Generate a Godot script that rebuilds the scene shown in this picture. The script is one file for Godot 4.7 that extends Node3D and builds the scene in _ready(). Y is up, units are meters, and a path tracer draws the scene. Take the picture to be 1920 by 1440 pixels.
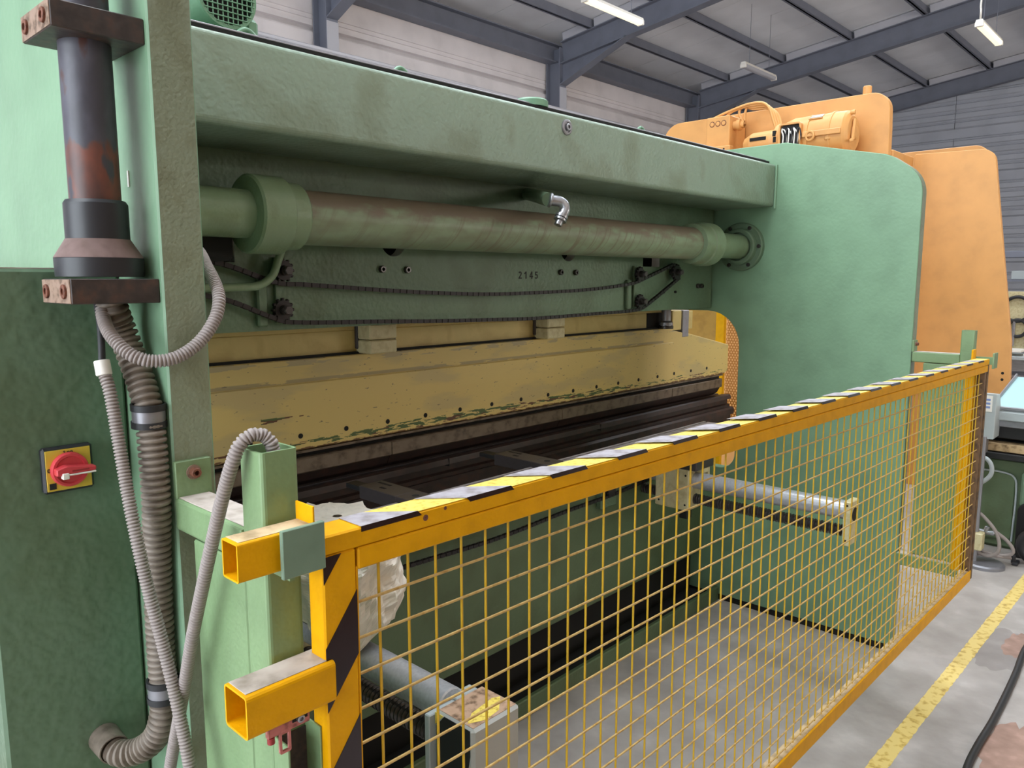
extends Node3D
# The back of a green press brake in a workshop: x runs along the machine, y is up, z comes out of its back.

var M := {}          # materials
var T := {}          # textures
var taken := {}      # names in use

# ------------------------------------------------------------------ mesh builder
class MB:
	var v := PackedVector3Array()
	var n := PackedVector3Array()
	var uv := PackedVector2Array()

	func tri(a: Vector3, b: Vector3, c: Vector3, na: Vector3, nb: Vector3, nc: Vector3) -> void:
		if (b - a).cross(c - a).dot(na + nb + nc) > 0.0:
			v.append(a); v.append(c); v.append(b)
			n.append(na); n.append(nc); n.append(nb)
		else:
			v.append(a); v.append(b); v.append(c)
			n.append(na); n.append(nb); n.append(nc)

	func flat(a: Vector3, b: Vector3, c: Vector3, out: Vector3) -> void:
		var m := (b - a).cross(c - a)
		if m.length_squared() < 1e-18:
			return
		m = m.normalized()
		if m.dot(out) < 0.0:
			m = -m
		tri(a, b, c, m, m, m)

	func quad(a: Vector3, b: Vector3, c: Vector3, d: Vector3, out: Vector3) -> void:
		flat(a, b, c, out)
		flat(a, c, d, out)

	# a chamfered box in the frame t (half sizes h)
	func obox(t: Transform3D, h: Vector3, ch := 0.0) -> void:
		ch = minf(ch, minf(h.x, minf(h.y, h.z)) * 0.49)
		if ch <= 0.0:
			for ax in 3:
				for s in [-1.0, 1.0]:
					var nn := V3(ax, s)
					var u := V3((ax + 1) % 3, 1.0)
					var w := V3((ax + 2) % 3, 1.0)
					var c: Vector3 = nn * h[ax]
					var hu: Vector3 = u * h[(ax + 1) % 3]
					var hw: Vector3 = w * h[(ax + 2) % 3]
					quad(t * (c - hu - hw), t * (c + hu - hw), t * (c + hu + hw), t * (c - hu + hw), t.basis * nn)
			return
		var cn := {}
		for sx in [-1.0, 1.0]:
			for sy in [-1.0, 1.0]:
				for sz in [-1.0, 1.0]:
					var s := Vector3(sx, sy, sz)
					for ax in 3:
						var p := s * (h - Vector3.ONE * ch)
						p[ax] = s[ax] * h[ax]
						cn[[sx, sy, sz, ax]] = t * p
					flat(cn[[sx, sy, sz, 0]], cn[[sx, sy, sz, 1]], cn[[sx, sy, sz, 2]], t.basis * s)
		for ax in 3:
			var b := (ax + 1) % 3
			var c := (ax + 2) % 3
			for s in [-1.0, 1.0]:
				var q := []
				for p in [[-1.0, -1.0], [1.0, -1.0], [1.0, 1.0], [-1.0, 1.0]]:
					var k := [0.0, 0.0, 0.0]
					k[ax] = s; k[b] = p[0]; k[c] = p[1]
					q.append(cn[[k[0], k[1], k[2], ax]])
				quad(q[0], q[1], q[2], q[3], t.basis * V3(ax, s))
			for s1 in [-1.0, 1.0]:
				for s2 in [-1.0, 1.0]:
					var k0 := [0.0, 0.0, 0.0]
					k0[ax] = -1.0; k0[b] = s1; k0[c] = s2
					var k1 := k0.duplicate()
					k1[ax] = 1.0
					quad(cn[[k0[0], k0[1], k0[2], b]], cn[[k1[0], k1[1], k1[2], b]], cn[[k1[0], k1[1], k1[2], c]], cn[[k0[0], k0[1], k0[2], c]], t.basis * (V3(b, s1) + V3(c, s2)))

	static func V3(ax: int, s: float) -> Vector3:
		var r := Vector3.ZERO
		r[ax] = s
		return r

	func box(x0: float, x1: float, y0: float, y1: float, z0: float, z1: float, ch := 0.0) -> MB:
		obox(Transform3D(Basis(), Vector3(x0 + x1, y0 + y1, z0 + z1) * 0.5), Vector3(absf(x1 - x0), absf(y1 - y0), absf(z1 - z0)) * 0.5, ch)
		return self

	# a flat bar from p to q, width w across (towards side), height h
	func bar(p: Vector3, q: Vector3, w: float, h: float, side := Vector3.RIGHT, ch := 0.0) -> MB:
		var d := (q - p).normalized()
		var s := (side - d * side.dot(d)).normalized()
		var u := d.cross(s)
		obox(Transform3D(Basis(d, s, u), (p + q) * 0.5), Vector3((q - p).length() * 0.5, w * 0.5, h * 0.5), ch)
		return self

	# profile of (along, radius) turned about the axis; each band has its own normal, so edges stay crisp
	func lathe(o: Vector3, axis: Vector3, prof: Array, seg := 24) -> MB:
		axis = axis.normalized()
		var a := axis.cross(Vector3.UP if absf(axis.y) < 0.9 else Vector3.RIGHT).normalized()
		var b := axis.cross(a)
		for i in prof.size() - 1:
			var p: Vector2 = prof[i]
			var q: Vector2 = prof[i + 1]
			var dn := Vector2(-(q.y - p.y), q.x - p.x)
			if dn.length_squared() < 1e-14:
				continue
			dn = dn.normalized()
			for k in seg:
				var t0 := TAU * k / seg
				var t1 := TAU * (k + 1) / seg
				var r0 := a * cos(t0) + b * sin(t0)
				var r1 := a * cos(t1) + b * sin(t1)
				var n0 := r0 * dn.y + axis * dn.x
				var n1 := r1 * dn.y + axis * dn.x
				var A := o + axis * p.x + r0 * p.y
				var B := o + axis * p.x + r1 * p.y
				var C := o + axis * q.x + r1 * q.y
				var D := o + axis * q.x + r0 * q.y
				if p.y > 1e-6:
					tri(A, B, C, n0, n1, n1)
				if q.y > 1e-6:
					tri(A, C, D, n0, n1, n0)
		return self

	func cyl(p: Vector3, q: Vector3, r: float, seg := 20, ch := 0.0) -> MB:
		var l := (q - p).length()
		if ch > 0.0:
			return lathe(p, q - p, [Vector2(0, 0), Vector2(0, r - ch), Vector2(ch, r), Vector2(l - ch, r), Vector2(l, r - ch), Vector2(l, 0)], seg)
		return lathe(p, q - p, [Vector2(0, 0), Vector2(0, r), Vector2(l, r), Vector2(l, 0)], seg)

	# a tube swept along a path, one radius per ring
	func sweep(path: PackedVector3Array, radii: PackedFloat32Array, seg := 12) -> MB:
		var m := path.size()
		var up := Vector3.UP
		var d0 := (path[1] - path[0]).normalized()
		if absf(d0.y) > 0.9:
			up = Vector3.RIGHT
		var a := d0.cross(up).normalized()
		var rings := []
		var norms := []
		for i in m:
			var d := (path[mini(i + 1, m - 1)] - path[maxi(i - 1, 0)]).normalized()
			a = (a - d * a.dot(d)).normalized()
			var b := d.cross(a)
			var ds := maxf((path[mini(i + 1, m - 1)] - path[maxi(i - 1, 0)]).length(), 1e-6)
			var slope := (radii[mini(i + 1, m - 1)] - radii[maxi(i - 1, 0)]) / ds
			var ring := PackedVector3Array()
			var nr := PackedVector3Array()
			for k in seg:
				var t := TAU * k / seg
				var r := a * cos(t) + b * sin(t)
				ring.append(path[i] + r * radii[i])
				nr.append((r - d * slope).normalized())
			rings.append(ring)
			norms.append(nr)
		for i in m - 1:
			var r0: PackedVector3Array = rings[i]
			var r1: PackedVector3Array = rings[i + 1]
			var n0: PackedVector3Array = norms[i]
			var n1: PackedVector3Array = norms[i + 1]
			for k in seg:
				var j := (k + 1) % seg
				tri(r0[k], r0[j], r1[j], n0[k], n0[j], n1[j])
				tri(r0[k], r1[j], r1[k], n0[k], n1[j], n1[k])
		for e in [0, m - 1]:
			var ring: PackedVector3Array = rings[e]
			var out := (path[0] - path[1]) if e == 0 else (path[m - 1] - path[m - 2])
			for k in range(1, seg - 1):
				flat(ring[0], ring[k], ring[k + 1], out)
		return self

	func tilt(x0: float, k: float) -> MB:   # lean along x: a sheet metal part hung a little out of level
		for i in v.size():
			v[i].y += (v[i].x - x0) * k
		return self

	func pipe(path: PackedVector3Array, r: float, seg := 12) -> MB:
		var rr := PackedFloat32Array()
		rr.resize(path.size())
		rr.fill(r)
		return sweep(path, rr, seg)

	# outline (2D) pushed from d0 to d1 along axis 0 (u=z, v=y), 1 (u=x, v=z) or 2 (u=x, v=y), edges chamfered by ch
	func prism(poly: PackedVector2Array, axis: int, d0: float, d1: float, ch := 0.0) -> MB:
		var k := poly.size()
		if Geometry2D.is_polygon_clockwise(poly):
			poly.reverse()
		var inner := PackedVector2Array()
		var sn := []
		for i in k:
			var e0 := (poly[i] - poly[(i + k - 1) % k]).normalized()
			var e1 := (poly[(i + 1) % k] - poly[i]).normalized()
			var n0 := Vector2(e0.y, -e0.x)
			var n1 := Vector2(e1.y, -e1.x)
			sn.append(n1)
			var bis := (n0 + n1)
			inner.append(poly[i] - bis / maxf(0.3, 0.5 * bis.length_squared() + 0.0) * ch)
		var at := func(p: Vector2, d: float) -> Vector3:
			return Vector3(d, p.y, p.x) if axis == 0 else (Vector3(p.x, d, p.y) if axis == 1 else Vector3(p.x, p.y, d))
		var idx := Geometry2D.triangulate_polygon(inner)
		var lo := minf(d0, d1)
		var hi := maxf(d0, d1)
		for i in range(0, idx.size(), 3):
			for s in [[lo, -1.0], [hi, 1.0]]:
				flat(at.call(inner[idx[i]], s[0]), at.call(inner[idx[i + 1]], s[0]), at.call(inner[idx[i + 2]], s[0]), V3(axis, s[1]))
		for i in k:
			var j := (i + 1) % k
			var o2: Vector2 = sn[i]
			var out: Vector3 = at.call(o2, 0.0)
			quad(at.call(poly[i], lo + ch), at.call(poly[j], lo + ch), at.call(poly[j], hi - ch), at.call(poly[i], hi - ch), out)
			if ch > 0.0:
				quad(at.call(poly[i], lo + ch), at.call(poly[j], lo + ch), at.call(inner[j], lo), at.call(inner[i], lo), out + V3(axis, -1.0))
				quad(at.call(poly[i], hi - ch), at.call(poly[j], hi - ch), at.call(inner[j], hi), at.call(inner[i], hi), out + V3(axis, 1.0))
		return self

	# hollow rectangular tube along an axis; (u, v) are the two other axes in order x<y<z
	func rtube(axis: int, a0: float, a1: float, u0: float, u1: float, v0: float, v1: float, w: float, rc := 0.004) -> MB:
		var at := func(a: float, p: Vector2) -> Vector3:
			return Vector3(a, p.x, p.y) if axis == 0 else (Vector3(p.x, a, p.y) if axis == 1 else Vector3(p.x, p.y, a))
		var loop := func(g: float, r: float) -> PackedVector2Array:
			var o := PackedVector2Array()
			for c in [[u1 - g - r, v1 - g - r, 0], [u0 + g + r, v1 - g - r, 1], [u0 + g + r, v0 + g + r, 2], [u1 - g - r, v0 + g + r, 3]]:
				for s in 4:
					var t: float = (c[2] + s / 3.0) * PI / 2
					o.append(Vector2(c[0], c[1]) + Vector2(cos(t), sin(t)) * r)
			return o
		var outer: PackedVector2Array = loop.call(0.0, rc)
		var inner: PackedVector2Array = loop.call(w, maxf(rc - w, 0.0005))
		var m := outer.size()
		for i in m:
			var j := (i + 1) % m
			var oo := outer[j] - outer[i]
			var on: Vector3 = at.call(0.0, Vector2(oo.y, -oo.x))
			quad(at.call(a0, outer[i]), at.call(a0, outer[j]), at.call(a1, outer[j]), at.call(a1, outer[i]), on)
			quad(at.call(a0, inner[i]), at.call(a0, inner[j]), at.call(a1, inner[j]), at.call(a1, inner[i]), -on)
			quad(at.call(a0, outer[i]), at.call(a0, outer[j]), at.call(a0, inner[j]), at.call(a0, inner[i]), V3(axis, signf(a0 - a1)))
			quad(at.call(a1, outer[i]), at.call(a1, outer[j]), at.call(a1, inner[j]), at.call(a1, inner[i]), V3(axis, signf(a1 - a0)))
		return self

	func torus(c: Vector3, axis: Vector3, R: float, r: float, seg := 24, s2 := 10) -> MB:
		axis = axis.normalized()
		var a := axis.cross(Vector3.UP if absf(axis.y) < 0.9 else Vector3.RIGHT).normalized()
		var b := axis.cross(a)
		for i in seg:
			for k in s2:
				var p := []
				var q := []
				for e in [[0, 0], [1, 0], [1, 1], [0, 1]]:
					var t: float = TAU * (i + e[0]) / seg
					var u: float = TAU * (k + e[1]) / s2
					var rd := a * cos(t) + b * sin(t)
					var nn := rd * cos(u) + axis * sin(u)
					p.append(c + rd * R + nn * r)
					q.append(nn)
				tri(p[0], p[1], p[2], q[0], q[1], q[2])
				tri(p[0], p[2], p[3], q[0], q[2], q[3])
		return self

	func mesh(shift: Vector3) -> ArrayMesh:
		return MB.join([self], shift)

	static func join(list: Array, shift: Vector3) -> ArrayMesh:
		var am := ArrayMesh.new()
		for mb in list:
			var arr := []
			arr.resize(Mesh.ARRAY_MAX)
			var p: PackedVector3Array = mb.v.duplicate()
			for i in p.size():
				p[i] -= shift
			arr[Mesh.ARRAY_VERTEX] = p
			arr[Mesh.ARRAY_NORMAL] = mb.n
			if mb.uv.size() == p.size():
				arr[Mesh.ARRAY_TEX_UV] = mb.uv
			am.add_surface_from_arrays(Mesh.PRIMITIVE_TRIANGLES, arr)
		return am

func mb() -> MB:
	return MB.new()

# ------------------------------------------------------------------ scene tree helpers
func numbered(called: String) -> String:
	var k: int = taken.get(called, 0)
	taken[called] = k + 1
	return called if k == 0 else "%s_%03d" % [called, k]

func tag(o: Node3D, label: String, category: String, group := "", kind := "") -> Node3D:
	o.set_meta("label", label)
	if category:
		o.set_meta("category", category)
	if group:
		o.set_meta("group", group)
	if kind:
		o.set_meta("kind", kind)
	return o

func thing(called: String, at: Vector3, label: String, category: String, group := "") -> Node3D:
	var o := Node3D.new()
	o.name = numbered(called)
	add_child(o)
	o.position = at
	tag(o, label, category, group)
	return o

func origin_of(p: Node) -> Vector3:
	var r := Vector3.ZERO
	while p != self:
		r += (p as Node3D).position
		p = p.get_parent()
	return r

# one named mesh; shapes are given in world coordinates whatever the parent; mat2/b2 add a second surface
func obj(called: String, b: MB, m: Material, parent: Node = self, b2: MB = null, m2: Material = null) -> MeshInstance3D:
	var o := MeshInstance3D.new()
	o.name = numbered(called) if parent == self else called
	var list := [b]
	if b2 != null and b2.v.size():
		list.append(b2)
	o.mesh = MB.join(list, origin_of(parent))
	o.set_surface_override_material(0, m)
	if list.size() > 1:
		o.set_surface_override_material(1, m2)
	parent.add_child(o, true)
	return o

func struct(called: String, b: MB, m: Material, parent: Node = self) -> MeshInstance3D:
	var o := obj(called, b, m, parent)
	if parent == self:
		o.set_meta("kind", "structure")
	return o

func lettering(called: String, text: String, size: float, at: Vector3, m: Material, parent: Node, turn := Vector3.ZERO, deep := 0.0006) -> void:
	var tm := TextMesh.new()
	tm.text = text
	var f := SystemFont.new()
	f.font_names = PackedStringArray(["Droid Sans"])
	f.font_weight = 700
	tm.font = f
	tm.font_size = 32
	tm.pixel_size = size / 24.0
	tm.depth = deep
	var o := MeshInstance3D.new()
	o.name = called
	o.mesh = tm
	o.material_override = m
	o.position = at - origin_of(parent)
	o.rotation = turn
	parent.add_child(o, true)

# ------------------------------------------------------------------ curves
func smooth(pts: Array, step := 0.01) -> PackedVector3Array:
	var c := Curve3D.new()
	c.bake_interval = step
	for i in pts.size():
		var a: Vector3 = pts[maxi(i - 1, 0)]
		var b: Vector3 = pts[mini(i + 1, pts.size() - 1)]
		var p: Vector3 = pts[i]
		var t := (b - a).normalized()
		var li := (p - a).length() / 3.0
		var lo := (b - p).length() / 3.0
		c.add_point(p, -t * li, t * lo)
	return c.get_baked_points()

func resample(path: PackedVector3Array, step: float) -> PackedVector3Array:
	var c := Curve3D.new()
	c.bake_interval = 0.002
	for p in path:
		c.add_point(p)
	var L := c.get_baked_length()
	var k := maxi(2, int(L / step))
	var o := PackedVector3Array()
	for i in k + 1:
		o.append(c.sample_baked(L * i / k, true))
	return o

# corrugated hose: ribs of the given pitch
func ribbed(pts: Array, r: float, pitch: float, deep: float, seg := 14) -> MB:
	var path := resample(smooth(pts), pitch / 6.0)
	var rr := PackedFloat32Array()
	for i in path.size():
		rr.append(r - deep * [0.12, 0.0, 0.0, 0.12, 0.9, 0.9][i % 6])
	return mb().sweep(path, rr, seg)

func chain(pts: Array, pitch: float, h: float, wide: float, side: Vector3) -> MB:
	var b := mb()
	var path := resample(smooth(pts, 0.01), pitch)
	for i in path.size() - 1:
		var d := (path[i + 1] - path[i]).normalized()
		var s := (side - d * side.dot(d)).normalized()
		var u := d.cross(s)
		var off := wide * (0.5 if i % 2 == 0 else 0.34)
		for k in [-1.0, 1.0]:
			b.obox(Transform3D(Basis(d, u, s), (path[i] + path[i + 1]) * 0.5 + s * off * k), Vector3(pitch * 0.78, h * (0.5 if i % 2 == 0 else 0.44), wide * 0.07))
		b.lathe(path[i] - s * wide * 0.4, s, [Vector2(0, h * 0.36), Vector2(wide * 0.8, h * 0.36)], 8)
	return b

func sprocket(c: Vector3, axis: Vector3, r: float, teeth: int, thick: float) -> MB:
	var b := mb()
	axis = axis.normalized()
	var a := axis.cross(Vector3.UP).normalized()
	var w := axis.cross(a)
	b.lathe(c - axis * thick / 2, axis, [Vector2(0, 0), Vector2(0, r * 0.86), Vector2(thick, r * 0.86), Vector2(thick, 0)], teeth * 2)
	for k in teeth:
		var t := TAU * k / teeth
		var d := a * cos(t) + w * sin(t)
		b.obox(Transform3D(Basis(d, axis.cross(d), axis), c + d * r * 0.9), Vector3(r * 0.16, r * 0.12, thick * 0.42), r * 0.05)
	return b

func bolt(p: Vector3, axis: Vector3, r: float, h: float) -> MB:   # hexagon head
	return mb().lathe(p, axis, [Vector2(0, r), Vector2(h * 0.75, r), Vector2(h, r * 0.85), Vector2(h, 0)], 6)

func socket_screw(p: Vector3, axis: Vector3, r: float, h: float) -> MB:   # cap head with a hexagon socket
	return mb().lathe(p, axis, [Vector2(0, r), Vector2(h * 0.85, r), Vector2(h, r * 0.88), Vector2(h, r * 0.5), Vector2(h * 0.35, r * 0.5), Vector2(h * 0.35, 0)], 12)

func round_poly(pts: Array, rad: Array, steps := 5) -> PackedVector2Array:
	var o := PackedVector2Array()
	var k := pts.size()
	for i in k:
		var p: Vector2 = pts[i]
		var r: float = rad[i]
		if r <= 0.0:
			o.append(p)
			continue
		var d0: Vector2 = ((pts[(i + k - 1) % k] as Vector2) - p).normalized()
		var d1: Vector2 = ((pts[(i + 1) % k] as Vector2) - p).normalized()
		var half := acos(clampf(d0.dot(d1), -1, 1)) / 2
		var cut := r / tan(half)
		var c := p + (d0 + d1).normalized() * (r / sin(half))
		var a := p + d0 * cut - c
		var z := p + d1 * cut - c
		var sweep_angle := a.angle_to(z)
		for s in steps + 1:
			o.append(c + a.rotated(sweep_angle * s / steps))
	return o

# ------------------------------------------------------------------ textures and materials
func noise_tex(sd: int, freq: float, oct: int, stops: Array, size := 512, kind := FastNoiseLite.TYPE_SIMPLEX_SMOOTH) -> NoiseTexture2D:
	var f := FastNoiseLite.new()
	f.seed = sd
	f.noise_type = kind
	f.frequency = freq
	f.fractal_octaves = oct
	f.fractal_type = FastNoiseLite.FRACTAL_FBM
	var t := NoiseTexture2D.new()
	t.width = size
	t.height = size
	t.seamless = true
	t.noise = f
	var g := Gradient.new()
	var offs := PackedFloat32Array()
	var cols := PackedColorArray()
	for s in stops:
		offs.append(s[0])
		var c = s[1]
		cols.append(c if c is Color else Color(c, c, c))
	g.offsets = offs
	g.colors = cols
	t.color_ramp = g
	return t

func bump_tex(sd: int, freq: float, oct: int, strength: float, size := 512) -> NoiseTexture2D:
	var t := noise_tex(sd, freq, oct, [[0.0, 0.0], [1.0, 1.0]], size)
	t.color_ramp = null
	t.as_normal_map = true
	t.bump_strength = strength
	return t

func mat(col: Color, rough := 0.5, metal := 0.0, tex: Texture2D = null, scale := 1.0, nrm: Texture2D = null, nscale := 0.3) -> StandardMaterial3D:
	var m := StandardMaterial3D.new()
	m.albedo_color = col
	m.roughness = rough
	m.metallic = metal
	if tex:
		m.albedo_texture = tex
	if nrm:
		m.normal_enabled = true
		m.normal_texture = nrm
		m.normal_scale = nscale
	if tex or nrm:
		m.uv1_triplanar = true
		m.uv1_world_triplanar = true
		m.uv1_scale = Vector3(scale, scale, scale)
	return m

func rgb8(r: int, g: int, b: int) -> Color:
	return Color(r / 255.0, g / 255.0, b / 255.0)

func make_materials() -> void:
	T.mottle = noise_tex(3, 0.012, 6, [[0.0, 0.91], [0.5, 0.97], [1.0, 1.0]])
	T.stain = noise_tex(11, 0.009, 6, [[0.0, Color(0.88, 0.86, 0.82)], [0.35, Color(0.95, 0.94, 0.92)], [0.55, Color(1, 1, 1)], [1.0, Color(0.97, 0.98, 0.97)]])
	T.grime = noise_tex(19, 0.012, 6, [[0.0, Color(0.5, 0.47, 0.42)], [0.3, Color(0.82, 0.8, 0.76)], [0.5, Color(0.96, 0.95, 0.92)], [1.0, Color(1, 1, 1)]])
	T.rust = noise_tex(7, 0.02, 6, [[0.0, Color(0.16, 0.14, 0.135)], [0.5, Color(0.235, 0.20, 0.19)], [0.75, Color(0.29, 0.225, 0.20)], [1.0, Color(0.36, 0.25, 0.2)]])
	T.darkrust = noise_tex(23, 0.014, 5, [[0.0, Color(0.12, 0.12, 0.14)], [0.5, Color(0.19, 0.18, 0.2)], [0.66, Color(0.24, 0.18, 0.17)], [0.8, Color(0.45, 0.19, 0.12)], [1.0, Color(0.5, 0.22, 0.14)]])
	T.concrete = noise_tex(31, 0.008, 7, [[0.0, Color(0.84, 0.825, 0.815)], [0.4, Color(0.91, 0.9, 0.89)], [0.65, Color(0.95, 0.94, 0.935)], [0.8, Color(1, 0.995, 0.99)], [1.0, Color(1, 1, 1)]], 1024)
	T.tapewear = noise_tex(37, 0.05, 4, [[0.0, Color(0.74, 0.68, 0.58)], [0.3, Color(0.92, 0.88, 0.78)], [0.45, Color(1, 1, 1)], [1.0, Color(1, 1, 1)]])
	T.dust = noise_tex(41, 0.012, 5, [[0.0, Color(0.72, 0.70, 0.66)], [0.5, Color(0.92, 0.9, 0.9)], [1.0, Color(1, 1, 1)]])
	T.galv = noise_tex(43, 0.025, 3, [[0.0, 0.86], [0.5, 0.94], [1.0, 1.0]], 512, FastNoiseLite.TYPE_CELLULAR)
	T.peel = bump_tex(5, 0.11, 3, 3.0)
	T.rough = bump_tex(6, 0.03, 5, 8.0)

	M.green = mat(rgb8(125, 160, 129), 0.42, 0.0, T.mottle, 0.8, T.peel, 0.06)
	M.green_old = mat(rgb8(136, 156, 140), 0.42, 0.0, T.stain, 0.9, T.peel, 0.25)
	M.green_dark = mat(rgb8(98, 122, 98), 0.45, 0.0, T.stain, 0.8, T.peel, 0.2)
	M.worn_frame = mat(rgb8(112, 84, 52), 0.55, 0.0, T.grime, 4.0)
	M.green_apron = mat(rgb8(88, 106, 76), 0.45, 0.0, T.stain, 0.8, T.peel, 0.1)
	M.green_post = mat(rgb8(125, 152, 110), 0.38, 0.0, T.mottle, 1.5, T.peel, 0.1)
	M.green_tube = mat(rgb8(128, 150, 120), 0.36, 0.0, T.stain, 1.6, T.peel, 0.15)
	M.cream = mat(rgb8(206, 184, 118), 0.5, 0.0, T.stain, 1.3, T.peel, 0.15)
	M.cream_pale = mat(rgb8(206, 196, 156), 0.5, 0.0, T.stain, 5.0)
	M.orange = mat(rgb8(214, 156, 90), 0.5, 0.0, T.mottle, 0.7)
	M.yellow = mat(rgb8(230, 166, 0), 0.5, 0.0, T.mottle, 2.5, T.peel, 0.1)
	M.yellow.metallic_specular = 0.3
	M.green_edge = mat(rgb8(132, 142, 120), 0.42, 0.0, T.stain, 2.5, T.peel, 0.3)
	M.brown_steel = mat(rgb8(128, 98, 66), 0.55, 0.0, T.mottle, 1.0)
	M.yellow_tape = mat(rgb8(238, 214, 104), 0.4, 0.0, T.tapewear, 3.0)
	M.black_tape = mat(rgb8(38, 22, 26), 0.22)
	M.sheen_dust_tape = mat(rgb8(170, 166, 173), 0.6, 0.0, T.dust, 6.0)  # grazing sheen on the black tape painted in as pale grey, plus dust
	M.wire_yellow = mat(rgb8(216, 174, 36), 0.45, 0.0, T.mottle, 5.0)
	M.wire_dusty = mat(rgb8(200, 168, 104), 0.6, 0.0, T.tapewear, 2.0)
	M.dust = mat(rgb8(196, 188, 178), 0.9, 0.0, T.dust, 3.0)
	M.dust_yellow = mat(rgb8(214, 190, 150), 0.85, 0.0, T.dust, 4.0)
	M.black_pipe = mat(Color.WHITE, 0.45, 0.0, T.darkrust, 2.2, T.rough, 0.15)
	M.black_plastic = mat(rgb8(40, 41, 46), 0.42, 0.0, T.mottle, 3.0)
	M.black = mat(rgb8(26, 26, 28), 0.5)
	M.matte_black = mat(rgb8(18, 17, 17), 0.85)  # plain black parts, and the shade painted into gaps and recesses
	M.rubber = mat(rgb8(34, 35, 38), 0.55)
	M.bracket = mat(Color.WHITE, 0.5, 0.0, T.rust, 3.0, T.rough, 0.1)
	M.bracket_end = mat(rgb8(150, 126, 112), 0.75, 0.0, T.grime, 8.0)
	M.rust_screw = mat(rgb8(120, 72, 54), 0.7, 0.0, T.grime, 20.0)
	M.hose = mat(rgb8(150, 140, 136), 0.6, 0.0, T.mottle, 6.0)
	M.hose_dark = mat(rgb8(132, 122, 114), 0.5, 0.0, T.grime, 4.0)
	M.steel = mat(rgb8(178, 180, 186), 0.3, 0.85, T.galv, 8.0)
	M.steel_grey = mat(rgb8(150, 150, 156), 0.4, 0.6, T.mottle, 4.0)
	M.rail = mat(rgb8(205, 207, 214), 0.32, 0.45, T.galv, 9.0)
	M.alu = mat(rgb8(168, 164, 168), 0.45, 0.0, T.dust, 3.0)
	M.screw = mat(rgb8(66, 62, 60), 0.25, 0.4)
	M.chain = mat(rgb8(46, 42, 44), 0.45, 0.5)
	M.tool = mat(rgb8(200, 176, 170), 0.5, 0.1, T.rust, 1.5)
	M.punch = mat(rgb8(112, 98, 84), 0.42, 0.1, T.grime, 2.5)
	M.finger = mat(rgb8(72, 66, 67), 0.4, 0.2, T.mottle, 6.0)
	M.red = mat(rgb8(206, 66, 74), 0.35)
	M.red_dark = mat(rgb8(150, 44, 46), 0.5)
	M.pink = mat(rgb8(196, 120, 118), 0.6, 0.0, T.grime, 8.0)
	M.label_yellow = mat(rgb8(214, 184, 66), 0.4)
	M.white = mat(rgb8(232, 228, 220), 0.45)
	M.grey_plastic = mat(rgb8(178, 180, 178), 0.5)
	M.floor = mat(rgb8(178, 173, 169), 0.62, 0.0, T.concrete, 0.45, T.rough, 0.12)
	M.floor_yellow = mat(rgb8(224, 200, 122), 0.7, 0.0, T.tapewear, 0.9)
	M.floor_red = mat(rgb8(178, 146, 132), 0.7, 0.0, T.concrete, 1.5)
	M.floor_grey = mat(rgb8(158, 152, 149), 0.6, 0.0, T.concrete, 0.45)
	M.frame_steel = mat(rgb8(116, 120, 134), 0.5, 0.0, T.mottle, 0.4)
	M.frame_light = mat(rgb8(178, 178, 186), 0.5)
	M.roof = mat(rgb8(238, 240, 246), 0.55, 0.0, T.mottle, 0.12)
	M.clad = mat(rgb8(226, 220, 222), 0.55, 0.0, T.mottle, 0.25)
	M.clad_end = mat(rgb8(176, 180, 190), 0.55, 0.0, T.mottle, 0.2)
	M.wall_warm = mat(rgb8(150, 132, 110), 0.8, 0.0, T.mottle, 0.3)
	M.tank = mat(rgb8(108, 150, 122), 0.45, 0.0, T.mottle, 2.0)
	M.grey_box = mat(rgb8(168, 176, 178), 0.45)
	M.cyan = mat(rgb8(176, 214, 218), 0.25)
	M.wood = mat(rgb8(196, 170, 132), 0.7, 0.0, T.grime, 3.0)
	M.blue_print = mat(rgb8(120, 140, 190), 0.5)
	M.ink = mat(rgb8(30, 30, 30), 0.7)
	var bag := mat(rgb8(226, 216, 204), 0.3, 0.0, T.mottle, 5.0)
	bag.backlight_enabled = true
	bag.backlight = Color(0.35, 0.33, 0.3)
	bag.albedo_color = rgb8(240, 232, 220)
	M.bag = bag
	var lamp := StandardMaterial3D.new()
	lamp.albedo_color = Color(1, 0.98, 0.92)
	lamp.emission_enabled = true
	lamp.emission = Color(1.0, 0.93, 0.74)
	lamp.emission_energy_multiplier = 1.25
	M.lamp_glow = lamp
	var day := StandardMaterial3D.new()
	day.albedo_color = Color(0.95, 0.97, 1.0)
	day.emission_enabled = true
	day.emission = Color(0.93, 0.97, 1.0)
	day.emission_energy_multiplier = 4.0
	M.daylight_sheet = day
	var warm_fill := day.duplicate() as StandardMaterial3D
	warm_fill.emission = Color(1.0, 0.91, 0.76)
	M.warm_fill_sheet = warm_fill  # warm glow made up for the added front slope sheets

# ------------------------------------------------------------------
func _ready() -> void:
	setup_view()
	make_materials()
	build_hall()
	press_brake()
	cabinet()
	cable_conduit()
	guard_posts()
	guard_fence()
	back_gauge()
	plastic_bag()
	hoses()
	side_guard()
	top_motor()
	orange_machine()
	lamps()
	right_machines()
	floor_marks()
	added_cabinets()

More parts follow.
